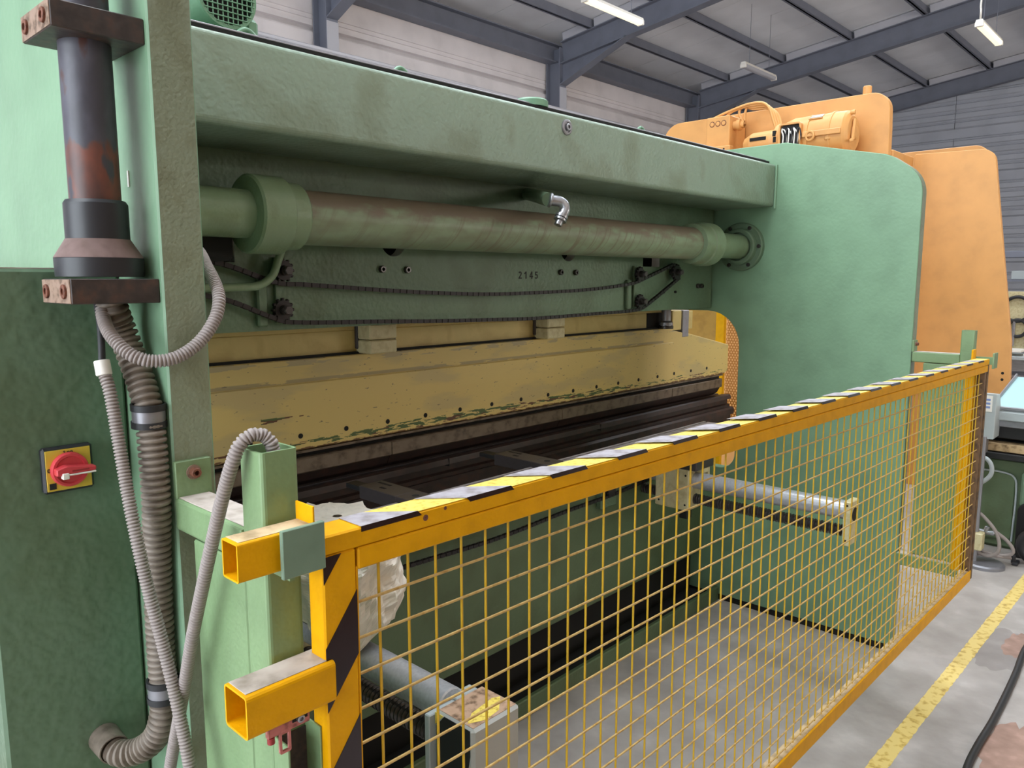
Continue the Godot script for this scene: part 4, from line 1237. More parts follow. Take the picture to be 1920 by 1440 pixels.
func back_gauge() -> void:
	var o := thing("back_gauge", Vector3(1.95, 0.6, -1.5), "back gauge with two steel rails, lead screws and a long cross beam", "back gauge")
	var names := [0.985, 2.91]
	for i in 2:
		var x: float = names[i]
		obj("guide_rail", mb().cyl(Vector3(x, 0.762, -1.92), Vector3(x, 0.762, -0.985 if i == 1 else -1.09), 0.036, 28, 0.003), M.rail, o)
		obj("lead_screw", screw_thread(Vector3(x - (0.0 if i else 0.0), 0.680, -1.91), Vector3(x, 0.680, -1.0 if i == 1 else -1.09), 0.0235, 0.0125), M.screw, o)
		var cg := obj("carriage", mb().box(x - 0.06, x + 0.05, 0.635, 0.815, -1.80, -1.635, 0.004), M.cream_pale, o)
		obj("clamp_cheek", mb().box(x + 0.0, x + 0.055, 0.795, 0.825, -1.66, -1.60, 0.004).box(x + 0.045, x + 0.06, 0.72, 0.82, -1.645, -1.60, 0.003), M.cream_pale, cg)
		obj("riser", mb().box(x - 0.06, x + 0.09, 0.815, 0.93, -1.78, -1.60, 0.003), M.finger, cg)
		for s in [[0.66, -1.65], [0.79, -1.65], [0.66, -1.78], [0.79, -1.78]]:
			obj("carriage_screw", mb().cyl(Vector3(x - 0.0605, s[0], s[1]), Vector3(x - 0.059, s[0], s[1]), 0.005, 10), M.matte_black, cg)
		obj("scale_strip", mb().box(x - 0.02, x + 0.02, 0.585, 0.633, -1.70, -1.66, 0.002), M.black, cg)
	# far end plate: cream, with the rail end showing
	var ep := obj("end_plate", mb().box(2.868, 2.952, 0.635, 0.805, -0.995, -0.968, 0.003), M.cream_pale, o)
	obj("rail_bore", mb().lathe(Vector3(2.91, 0.752, -0.968), Vector3(0, 0, 1), [Vector2(0.0005, 0.026), Vector2(0.0012, 0.026), Vector2(0.0012, 0.021), Vector2(0.0003, 0.021), Vector2(0.0003, 0)], 24), M.matte_black, ep)
	for y in [0.655, 0.79]:
		obj("plate_screw", mb().cyl(Vector3(2.867, y, -0.982), Vector3(2.869, y, -0.982), 0.0045, 10), M.matte_black, ep)
	# near end: bluish plate and a boxed drive with hazard tape
	obj("end_plate", mb().box(0.912, 1.0, 0.45, 0.776, -1.09, -1.075, 0.002).box(0.985, 1.045, 0.70, 0.781, -1.10, -1.075, 0.002), M.grey_box, o)
	var dv := obj("drive_cover", mb().box(0.925, 1.055, 0.42, 0.785, -1.073, -0.965, 0.006), M.grey_plastic, o)
	obj("dusty_lid", mb().box(0.931, 1.049, 0.785, 0.7858, -1.067, -0.971), mat(rgb8(188, 156, 134), 0.85, 0.0, T.grime, 5.0), dv)
	obj("yellow_tape", mb().prism(PackedVector2Array([Vector2(0.934, -0.99), Vector2(0.965, -1.01), Vector2(1.03, -1.02), Vector2(1.047, -1.012), Vector2(1.01, -0.98), Vector2(0.968, -0.974)]), 1, 0.7858, 0.7864), M.yellow_tape, dv)
	obj("black_side", mb().prism(PackedVector2Array([Vector2(-1.068, 0.43), Vector2(-1.068, 0.755), Vector2(-1.045, 0.782), Vector2(-0.973, 0.782), Vector2(-0.973, 0.73), Vector2(-1.03, 0.43)]), 0, 0.9242, 0.9252), M.black, dv)
	obj("side_tape", mb().prism(PackedVector2Array([Vector2(-1.071, 0.757), Vector2(-1.071, 0.782), Vector2(-1.047, 0.782)]), 0, 0.9238, 0.9252).prism(PackedVector2Array([Vector2(-1.028, 0.43), Vector2(-0.973, 0.71), Vector2(-0.973, 0.60), Vector2(-1.0, 0.43)]), 0, 0.9238, 0.9252), M.yellow_tape, dv)
	# cross beam of aluminium section with T slots
	var bm := obj("cross_beam", mb().prism(PackedVector2Array([Vector2(-1.700, 0.925), Vector2(-1.700, 0.99), Vector2(-1.688, 0.99), Vector2(-1.688, 0.984), Vector2(-1.678, 0.984), Vector2(-1.678, 0.99), Vector2(-1.61, 0.99), Vector2(-1.61, 0.925)]), 0, 0.98, 3.08, 0.001), M.alu, o)
	obj("end_cap", mb().box(3.08, 3.086, 0.925, 0.99, -1.700, -1.61, 0.001), M.black_plastic, bm)
	for x in [1.375, 1.955]:
		var fg := obj("finger", mb().box(x - 0.045, x + 0.04, 0.968, 1.008, -1.875, -1.702, 0.002).box(x - 0.045, x + 0.04, 0.991, 1.008, -1.704, -1.625, 0.002), M.finger, o)
		obj("finger_tip", mb().box(x - 0.03, x + 0.01, 0.982, 0.997, -1.965, -1.87, 0.0015), M.black, fg)
		obj("slot", mb().box(x + 0.012, x + 0.022, 1.0078, 1.0086, -1.86, -1.80).box(x - 0.02, x - 0.01, 1.0078, 1.0086, -1.81, -1.785), M.matte_black, fg)
		obj("finger_screw", mb().lathe(Vector3(x, 1.008, -1.665), Vector3.UP, [Vector2(0.0005, 0.011), Vector2(0.001, 0.008), Vector2(0.0004, 0.0)], 16), M.matte_black, fg)
		obj("finger_foot", mb().box(x - 0.03, x + 0.03, 0.925, 0.968, -1.75, -1.703, 0.002), M.black, fg)
	var sp := obj("chain_sprocket", sprocket(Vector3(2.60, 0.745, -1.86), Vector3(0, 0, 1), 0.034, 12, 0.014), M.chain, o)
	obj("sprocket_plate", mb().box(2.55, 2.66, 0.66, 0.86, -1.90, -1.872, 0.004), M.green_dark, sp)
	obj("sync_chain", chain([Vector3(1.0, 0.70, -1.86), Vector3(1.2, 0.70, -1.86), Vector3(1.45, 0.712, -1.86), Vector3(1.9, 0.70, -1.86), Vector3(2.3, 0.712, -1.86), Vector3(2.6, 0.715, -1.86), Vector3(2.9, 0.73, -1.86)], 0.0127, 0.012, 0.012, Vector3(0, 0, 1)), M.chain, o)

# crumpled sheet hung over the left carriage
func plastic_bag() -> void:
	var f := FastNoiseLite.new()
	f.seed = 77
	f.frequency = 5.5
	f.fractal_octaves = 3
	f.fractal_type = FastNoiseLite.FRACTAL_RIDGED
	var b := mb()
	var NU := 64
	var NV := 60
	var grid := []
	for i in NU + 1:
		var row := []
		for j in NV + 1:
			var t := TAU * i / NU
			var s := float(j) / NV
			# a draped cap: round the top, hanging down with a frilled hem
			var rx := 0.112 * sin(minf(s * 2.6, 1.0) * PI / 2) * (1.0 + 0.05 * sin(3 * t))
			var rz := 0.160 * sin(minf(s * 2.6, 1.0) * PI / 2) * (1.0 + 0.05 * cos(2 * t))
			var hem := 0.835 + 0.035 * sin(2.0 * t + 0.6) + 0.018 * sin(5.0 * t)
			var y := 1.065 - 0.03 * pow(minf(s * 2.6, 1.0), 2.0)
			if s > 0.385:
				y = lerpf(1.035, hem, (s - 0.385) / 0.615)
				rx *= 1.0 - 0.04 * (s - 0.385)
				rz *= 1.0 - 0.12 * (s - 0.385)
			var p := Vector3(1.0 + rx * cos(t), y, -1.50 + rz * sin(t))
			var nz := f.get_noise_3d(p.x * 1.0, p.y * 0.8, p.z)
			var n2 := f.get_noise_3d(p.x * 2.7 + 5.0, p.y * 2.2, p.z * 2.7)
			p += Vector3(cos(t), 0.35, sin(t)) * (0.030 * nz + 0.013 * n2)
			row.append(p)
		grid.append(row)
	for i in NU:
		for j in NV:
			var p0: Vector3 = grid[i % NU][j]
			var p1: Vector3 = grid[(i + 1) % NU][j]
			var p2: Vector3 = grid[(i + 1) % NU][j + 1]
			var p3: Vector3 = grid[i % NU][j + 1]
			var out := Vector3(p0.x - 1.0, 0.05, p0.z + 1.50)
			b.flat(p0, p1, p2, out)
			b.flat(p0, p2, p3, out)
	tag(obj("plastic_bag", b, M.bag), "crumpled whitish plastic bag draped over the left end of the back gauge", "bag")
	# the thing under it: the drive end of the left carriage
	var o := thing("gauge_motor", Vector3(0.99, 0.83, -1.5), "drive housing wrapped in the whitish plastic bag", "motor")
	obj("housing", mb().box(0.93, 1.07, 0.90, 0.985, -1.585, -1.42, 0.01), M.black_plastic, o)
	obj("foot", mb().box(0.94, 1.06, 0.80, 0.90, -1.58, -1.42, 0.004), M.black, o)

# ------------------------------------------------------------------ hoses at the left frame
func hoses() -> void:
	var big := thing("corrugated_hose", Vector3(0.38, 0.97, -1.0), "thick grey brown corrugated hose running down beside the left frame", "hose")
	var pts := [Vector3(0.358, 1.612, -1.02), Vector3(0.363, 1.587, -1.020), Vector3(0.372, 1.562, -1.026), Vector3(0.378, 1.536, -1.021), Vector3(0.382, 1.497, -1.001), Vector3(0.383, 1.458, -0.983), Vector3(0.383, 1.404, -0.977), Vector3(0.383, 1.342, -0.976), Vector3(0.383, 1.277, -0.984), Vector3(0.383, 1.210, -0.989), Vector3(0.383, 1.136, -0.992), Vector3(0.383, 1.084, -0.991), Vector3(0.381, 1.046, -0.993), Vector3(0.375, 1.012, -1.006), Vector3(0.362, 0.988, -1.03), Vector3(0.347, 0.980, -1.052), Vector3(0.341, 0.982, -1.078), Vector3(0.340, 0.985, -1.1)]
	obj("hose", ribbed(pts, 0.0178, 0.0088, 0.0052, 22), M.hose_dark, big)
	for c in [[Vector3(0.383, 1.452, -0.9825), Vector3(0.0, 1, 0.05)], [Vector3(0.383, 1.083, -0.991), Vector3(0, 1, 0.0)]]:
		var k := obj("coupling", mb().lathe(c[0] - c[1] * 0.015, c[1], [Vector2(0, 0.018), Vector2(0, 0.021), Vector2(0.008, 0.021), Vector2(0.008, 0.019), Vector2(0.022, 0.019), Vector2(0.022, 0.021), Vector2(0.030, 0.021), Vector2(0.030, 0.018)], 28), M.rubber, big)
		obj("metal_band", mb().lathe(c[0] - c[1] * 0.0075, c[1], [Vector2(0, 0.0196), Vector2(0.0145, 0.0196)], 28), M.steel_grey, k)
	obj("end_boot", mb().lathe(Vector3(0.3405, 0.984, -1.062), Vector3(0.0, 0.05, -1), [Vector2(0, 0.0178), Vector2(0.0, 0.0195), Vector2(0.038, 0.0205), Vector2(0.038, 0)], 24), M.hose_dark, big)
	var thin := thing("flexible_conduit", Vector3(0.35, 0.99, -0.93), "thin grey ribbed conduit hanging from a black cable in front of the thick hose", "hose", )
	obj("conduit", ribbed([Vector3(0.3395, 1.512, -1.0), Vector3(0.342, 1.485, -0.990), Vector3(0.344, 1.430, -0.980), Vector3(0.345, 1.366, -0.965), Vector3(0.345, 1.322, -0.950), Vector3(0.349, 1.257, -0.935), Vector3(0.357, 1.187, -0.922), Vector3(0.362, 1.128, -0.908), Vector3(0.365, 1.069, -0.893), Vector3(0.366, 1.026, -0.882), Vector3(0.367, 0.987, -0.872)], 0.0077, 0.0042, 0.002, 14), M.hose, thin)
	obj("sleeve", mb().cyl(Vector3(0.3397, 1.505, -0.998), Vector3(0.3391, 1.523, -1.002), 0.0092, 18, 0.001), M.white, thin)
	obj("cable", mb().pipe(smooth([Vector3(0.347, 1.60, -1.03), Vector3(0.3455, 1.572, -1.018), Vector3(0.342, 1.545, -1.007), Vector3(0.339, 1.52, -1.001)], 0.006), 0.0042, 12), M.rubber, thin)
	var loop := obj("flexible_conduit", ribbed([Vector3(0.354, 1.60, -1.035), Vector3(0.347, 1.566, -1.004), Vector3(0.348, 1.546, -0.975), Vector3(0.359, 1.530, -0.955), Vector3(0.379, 1.523, -0.945), Vector3(0.406, 1.527, -0.940), Vector3(0.434, 1.544, -0.940), Vector3(0.457, 1.570, -0.945), Vector3(0.469, 1.593, -0.955), Vector3(0.478, 1.613, -0.98), Vector3(0.491, 1.638, -1.030), Vector3(0.513, 1.662, -1.100), Vector3(0.53, 1.69, -1.2)], 0.0082, 0.0042, 0.002, 14), M.hose)
	tag(loop, "grey ribbed conduit looping across the frame edge below the black pipe", "hose")
	var ph := obj("flexible_conduit", ribbed([Vector3(0.427, 1.40, -0.757), Vector3(0.426, 1.425, -0.757), Vector3(0.423, 1.443, -0.757), Vector3(0.416, 1.452, -0.761), Vector3(0.404, 1.454, -0.763), Vector3(0.392, 1.446, -0.766), Vector3(0.385, 1.427, -0.771), Vector3(0.380, 1.393, -0.784), Vector3(0.378, 1.340, -0.809), Vector3(0.376, 1.276, -0.838), Vector3(0.375, 1.200, -0.873), Vector3(0.374, 1.129, -0.901), Vector3(0.373, 1.070, -0.925), Vector3(0.372, 1.008, -0.951), Vector3(0.371, 0.945, -0.974)], 0.0078, 0.0042, 0.002, 14), M.hose)
	tag(ph, "grey ribbed conduit arching out of the open green post top", "hose")

# ------------------------------------------------------------------ yellow guard at the far end of the tools
func side_guard() -> void:
	var o := thing("side_guard", Vector3(4.35, 0.0, -2.2), "yellow side guard with an orange perforated sheet beyond the ram's right end", "safety guard")
	var b := mb()
	var x := 4.35
	var p := 0.018
	var r := 0.0062
	var z0 := -2.268
	var row := 0
	var y := 0.76
	while y < 1.44:
		for k in 22:
			var c := Vector2(z0 + p * (0.6 + k + 0.5 * (row % 2)), y)
			for s in 6:
				var t0 := TAU * (s + 0.5) / 6
				var t1 := TAU * (s + 1.5) / 6
				var R := p / sqrt(3.0)
				var a0 := Vector3(x, c.y + sin(t0) * R, c.x + cos(t0) * R)
				var a1 := Vector3(x, c.y + sin(t1) * R, c.x + cos(t1) * R)
				var i0 := Vector3(x, c.y + sin(t0) * r, c.x + cos(t0) * r)
				var i1 := Vector3(x, c.y + sin(t1) * r, c.x + cos(t1) * r)
				b.quad(a0, a1, i1, i0, Vector3(-1, 0, 0))
				b.quad(i0, i1, i1 + Vector3(0.0015, 0, 0), i0 + Vector3(0.0015, 0, 0), Vector3(0, c.y - i0.y, c.x - i0.z))
		y += p * 0.866
		row += 1
	obj("perforated_sheet", b, mat(rgb8(168, 104, 24), 0.5), o)  # shade on the sheet is put into this darker orange
	obj("frame_channel", mb().box(4.33, 4.36, 0.0, 1.47, -2.33, -2.272, 0.003), M.yellow, o)
	obj("frame_channel", mb().box(4.33, 4.36, 0.0, 1.47, -1.83, -1.80, 0.003), M.yellow, o)
	obj("frame_top", mb().box(4.33, 4.36, 1.44, 1.47, -2.33, -1.80, 0.003), M.yellow, o)
	obj("solid_panel", mb().box(4.34, 4.346, 0.6, 1.47, -3.0, -2.33, 0.001), mat(rgb8(176, 134, 52), 0.5, 0.0, T.stain, 2.0), o)  # shade on the panel is put into this browner yellow
	obj("leg", mb().box(4.33, 4.36, 0.0, 1.47, -3.02, -2.99, 0.003), M.yellow, o)

# ------------------------------------------------------------------ motor on top of the beam
func top_motor() -> void:
	var o := thing("electric_motor", Vector3(0.892, 2.148, -1.85), "green electric motor with a round fan grille on top of the beam", "motor")
	var c := Vector3(0.900, 2.255, -1.72)
	var r := 0.073
	obj("fan_cover", mb().lathe(c, Vector3(0, 0, -1), [Vector2(0.0, r * 0.86), Vector2(0.0, r * 0.97), Vector2(0.006, r), Vector2(0.12, r), Vector2(0.13, r * 1.02), Vector2(0.30, r * 1.02), Vector2(0.31, 0)], 40), M.tank, o)
	obj("fan", mb().lathe(c + Vector3(0, 0, -0.03), Vector3(0, 0, -1), [Vector2(0, 0), Vector2(0, r * 0.9)], 24), M.matte_black, o)
	var n := 12
	for k in range(-5, 6):
		var u := k * 0.0118
		var h := sqrt(maxf(0.0, pow(r * 0.9, 2) - u * u))
		obj("grille_wire", mb().cyl(c + Vector3(u, -h, 0.0), c + Vector3(u, h, 0.0), 0.0016, 6), M.tank, o)
		obj("grille_wire", mb().cyl(c + Vector3(-h, u, 0.001), c + Vector3(h, u, 0.001), 0.0016, 6), M.tank, o)
	obj("foot_lug", mb().box(0.95, 0.985, 2.175, 2.225, -1.80, -1.735, 0.01), M.tank, o)
	obj("foot", mb().box(0.83, 0.97, 2.148, 2.20, -2.0, -1.80, 0.005), M.tank, o)

# ------------------------------------------------------------------ the orange press brake behind
func orange_machine() -> void:
	var o := thing("press_brake", Vector3(7.5, 0, -2.8), "orange press brake with tall side plates standing behind the green machine", "press brake")
	var prof := round_poly([Vector2(-3.80, 0.0), Vector2(-3.80, 2.96), Vector2(-1.93, 2.96), Vector2(-1.92, 2.70), Vector2(-1.90, 1.08), Vector2(-1.90, 0.0)], [0, 0.17, 0.13, 0.3, 0.3, 0], 8)
	obj("side_plate", mb().prism(prof, 0, 6.0, 6.07, 0.004), M.orange, o)
	var rear := round_poly([Vector2(-1.90, 0.0), Vector2(-1.90, 2.575), Vector2(-1.365, 2.562), Vector2(-1.30, 2.1), Vector2(-1.165, 1.18), Vector2(-1.14, 0.7), Vector2(-1.12, 0.0)], [0, 0.015, 0.10, 0.3, 0.3, 0.3, 0], 8)
	var p := obj("rear_plate", mb().prism(rear, 0, 6.55, 6.60, 0.003), M.orange, o)
	for y in [0.895, 0.942]:
		obj("plate_hole", mb().cyl(Vector3(6.549, y, -1.20), Vector3(6.552, y, -1.20), 0.010, 12), M.matte_black, p)
	obj("tie_bar", mb().box(6.07, 6.55, 2.44, 2.555, -1.99, -1.905, 0.006), M.orange, o)
	obj("side_plate", mb().prism(prof, 0, 9.0, 9.07, 0.004), M.orange, o)
	obj("stud", mb().cyl(Vector3(6.035, 2.955, -2.10), Vector3(6.035, 3.02, -2.10), 0.03, 18, 0.006), M.orange, o)
	obj("bed", mb().box(6.07, 9.0, 0.0, 0.85, -3.4, -2.9, 0.01), M.orange, o)
	obj("ram", mb().box(6.07, 9.0, 1.15, 2.3, -3.3, -3.15, 0.01), M.orange, o)
	# motor on a shelf at its left plate
	var m := thing("electric_motor", Vector3(5.77, 2.66, -2.35), "big orange electric motor with an open wiring hatch on the side of the orange machine", "motor")
	var c := Vector3(5.78, 2.655, -2.10)
	var ax := Vector3(0, 0, -1)
	obj("housing", mb().lathe(c, ax, [Vector2(0.0, 0.0), Vector2(-0.012, 0.05), Vector2(-0.012, 0.115), Vector2(0.006, 0.142), Vector2(0.02, 0.156), Vector2(0.10, 0.16), Vector2(0.102, 0.165), Vector2(0.115, 0.165), Vector2(0.117, 0.158), Vector2(0.26, 0.156), Vector2(0.262, 0.162), Vector2(0.275, 0.162), Vector2(0.277, 0.156), Vector2(0.40, 0.154), Vector2(0.46, 0.135), Vector2(0.485, 0.115), Vector2(0.485, 0)], 40), M.orange, m)
	obj("gear_case", mb().lathe(c, ax, [Vector2(0.485, 0.12), Vector2(0.50, 0.13), Vector2(0.53, 0.13), Vector2(0.54, 0.085), Vector2(0.58, 0.095), Vector2(0.74, 0.09), Vector2(0.80, 0.06), Vector2(0.80, 0)], 28), M.orange, m)
	obj("case_slot", mb().box(5.683, 5.69, 2.67, 2.695, -2.83, -2.70, 0.002), M.matte_black, m)
	for q in [[2.60, -2.62], [2.70, -2.62], [2.655, -2.615]]:
		obj("window_slot", mb().box(5.648, 5.67, q[0] - 0.02, q[0] + 0.02, q[1] - 0.012, q[1] + 0.012, 0.002), M.matte_black, m)
	var hatch := obj("wiring_hatch", mb().box(5.60, 5.64, 2.57, 2.735, -2.545, -2.41, 0.01), M.matte_black, m)
	obj("hatch_rim", mb().rtube(0, 5.596, 5.635, 2.555, 2.75, -2.56, -2.395, 0.012, 0.02), M.orange, hatch)
	for k in 6:
		var z := -2.53 + 0.021 * k
		obj("hatch_wire", mb().pipe(smooth([Vector3(5.60, 2.57, z), Vector3(5.585, 2.66 + 0.02 * (k % 3), z + 0.012), Vector3(5.59, 2.71, z + 0.02 * (k % 2)), Vector3(5.60, 2.66, z + 0.03), Vector3(5.60, 2.58, z + 0.02)], 0.02), 0.0055, 6), M.white if k % 2 == 0 else M.rubber, hatch)
	obj("name_plate", mb().box(5.69, 5.72, 2.785, 2.79, -2.37, -2.27).box(5.66, 5.70, 2.765, 2.772, -2.37, -2.27), M.orange, m)
	obj("blank_tag", mb().bar(Vector3(5.675, 2.777, -2.32), Vector3(5.715, 2.80, -2.32), 0.09, 0.004, Vector3(0, 0, 1)), M.grey_box, m)
	obj("strap", mb().box(5.605, 5.63, 2.635, 2.675, -2.39, -2.12, 0.004), M.orange, m)
	obj("lifting_ring", mb().torus(Vector3(5.605, 2.64, -2.33), Vector3(1, 0, 0.2), 0.03, 0.009, 18, 8), M.orange, m)
	obj("brush_cap", mb().box(5.62, 5.66, 2.60, 2.67, -2.235, -2.19, 0.008), M.orange, m)
	obj("end_lever", mb().bar(Vector3(5.72, 2.60, -2.07), Vector3(5.76, 2.745, -2.075), 0.03, 0.02, Vector3(1, 0, 0), 0.005).bar(Vector3(5.72, 2.60, -2.07), Vector3(5.66, 2.585, -2.06), 0.025, 0.02, Vector3(0, 0, 1), 0.004), M.orange, m)
	obj("end_boss", mb().lathe(c, ax, [Vector2(-0.012, 0.05), Vector2(-0.03, 0.045), Vector2(-0.035, 0.035), Vector2(-0.035, 0)], 24), M.orange, m)
	obj("cap_bolt", mb().cyl(Vector3(5.74, 2.79, -2.10), Vector3(5.74, 2.79, -2.07), 0.016, 10, 0.003), M.orange, m)
	obj("mounting_shelf", mb().box(5.60, 6.0, 2.42, 2.50, -3.35, -2.05, 0.006).box(5.66, 5.9, 2.50, 2.53, -2.9, -2.15), M.orange, m)
	# terminal box beside it, with its three knockouts and hoses
	var t := thing("terminal_box", Vector3(5.8, 2.75, -3.12), "orange terminal box with three round knockouts left of the orange motor", "terminal box")
	obj("body", mb().box(5.72, 5.99, 2.63, 2.90, -3.22, -3.02, 0.006), M.orange, t)
	for k in 3:
		obj("knockout_gap", mb().cyl(Vector3(5.7205, 2.845, -3.17 + 0.05 * k), Vector3(5.7185, 2.845, -3.17 + 0.05 * k), 0.0225, 18), M.rust_screw, t)
		obj("knockout", mb().lathe(Vector3(5.72, 2.845, -3.17 + 0.05 * k), Vector3(-1, 0, 0), [Vector2(0.0, 0.0165), Vector2(0.004, 0.0165), Vector2(0.006, 0.013), Vector2(0.006, 0)], 20), M.orange, t)
	var br := obj("box_bracket", mb().box(5.66, 5.72, 2.60, 2.66, -3.24, -2.98, 0.004).box(5.66, 5.99, 2.50, 2.63, -3.24, -2.98, 0.004), M.orange, t)
	for z in [-3.2, -3.03]:
		obj("bracket_hole", mb().cyl(Vector3(5.659, 2.635, z), Vector3(5.661, 2.635, z), 0.008, 10), M.matte_black, br)
	var gl := obj("cable_gland", mb().lathe(Vector3(5.80, 2.83, -3.02), Vector3(0, 0, 1), [Vector2(0, 0.035), Vector2(0.03, 0.035), Vector2(0.03, 0.045), Vector2(0.06, 0.045), Vector2(0.065, 0.028), Vector2(0.09, 0.028)], 8), M.orange, t)
	for k in 4:
		var s := 0.012 * k
		obj("cable", mb().pipe(smooth([Vector3(5.78 + s, 2.90 if k < 2 else 2.83, -3.2 + 0.1 * k if k < 2 else -2.94), Vector3(5.78 + s, 2.935 + s * 0.4, -3.08 + 0.05 * k), Vector3(5.79 + s, 2.975 - s, -2.88), Vector3(5.80 + s, 2.95 - s, -2.76 + s), Vector3(5.80 + s, 2.80, -2.69 + s), Vector3(5.80, 2.72, -2.66)], 0.02), 0.0105, 8), M.orange, t)

# ------------------------------------------------------------------ lamps
func lamps() -> void:
	hall_lamp(Vector3(8.55, 5.05, -6.2), 1.25, "lit fluorescent batten on wires above the green beam, left of the orange machine", true)
	hall_lamp(Vector3(12.6, 5.05, -6.15), 1.15, "unlit white fluorescent batten hanging beyond the lit ones", false)
	hall_lamp(Vector3(12.35, 4.9, -2.75), 1.15, "lit fluorescent batten high at the right, beside a white cable and conduit", true)

func hall_lamp(c: Vector3, length: float, label: String, lit: bool) -> void:
	var o := thing("fluorescent_lamp", c, label, "ceiling lamp", "hanging fluorescent battens")
	var h := length / 2
	obj("housing", mb().prism(PackedVector2Array([Vector2(c.z - 0.05, c.y + 0.02), Vector2(c.z - 0.035, c.y + 0.06), Vector2(c.z + 0.035, c.y + 0.06), Vector2(c.z + 0.05, c.y + 0.02)]), 0, c.x - h, c.x + h, 0.003), M.white, o)
	obj("diffuser", mb().prism(round_poly([Vector2(c.z - 0.048, c.y + 0.02), Vector2(c.z - 0.046, c.y - 0.03), Vector2(c.z + 0.046, c.y - 0.03), Vector2(c.z + 0.048, c.y + 0.02)], [0, 0.025, 0.025, 0], 4), 0, c.x - h + 0.03, c.x + h - 0.03, 0.003), M.lamp_glow if lit else M.frame_light, o)
	for s in [-1, 1]:
		obj("end_cap", mb().box(c.x + s * (h - 0.015) - 0.02, c.x + s * (h - 0.015) + 0.02, c.y - 0.032, c.y + 0.03, c.z - 0.052, c.z + 0.052, 0.008), M.white, o)
		var x: float = c.x + s * h * 0.62
		obj("hanging_wire", mb().cyl(Vector3(x, c.y + 0.06, c.z), Vector3(x, roof_y(c.z) - 0.02, c.z), 0.004, 6), M.frame_steel, o)
	if c.x > 12.0 and c.z > -4.0:
		obj("feed_cable", mb().pipe(smooth([Vector3(c.x - h + 0.05, c.y + 0.06, c.z), Vector3(c.x - h - 0.04, c.y + 0.14, c.z + 0.02), Vector3(c.x - h + 0.02, c.y + 0.24, c.z), Vector3(c.x - h + 0.06, c.y + 0.45, c.z), Vector3(c.x - h + 0.02, roof_y(c.z) - 0.05, c.z)], 0.03), 0.012, 8), M.white, o)
	if lit:
		var l := AreaLight3D.new()
		l.name = "glow"
		l.area_size = Vector2(length - 0.08, 0.09)
		l.area_normalize_energy = false
		l.light_energy = 5.0
		l.light_color = Color(1.0, 0.93, 0.78)
		l.area_range = 30.0
		l.area_attenuation = 2.0
		l.shadow_enabled = true
		o.add_child(l, true)
		l.position = Vector3(0, -0.036, 0)
		l.rotation_degrees = Vector3(-90, 0, 0)

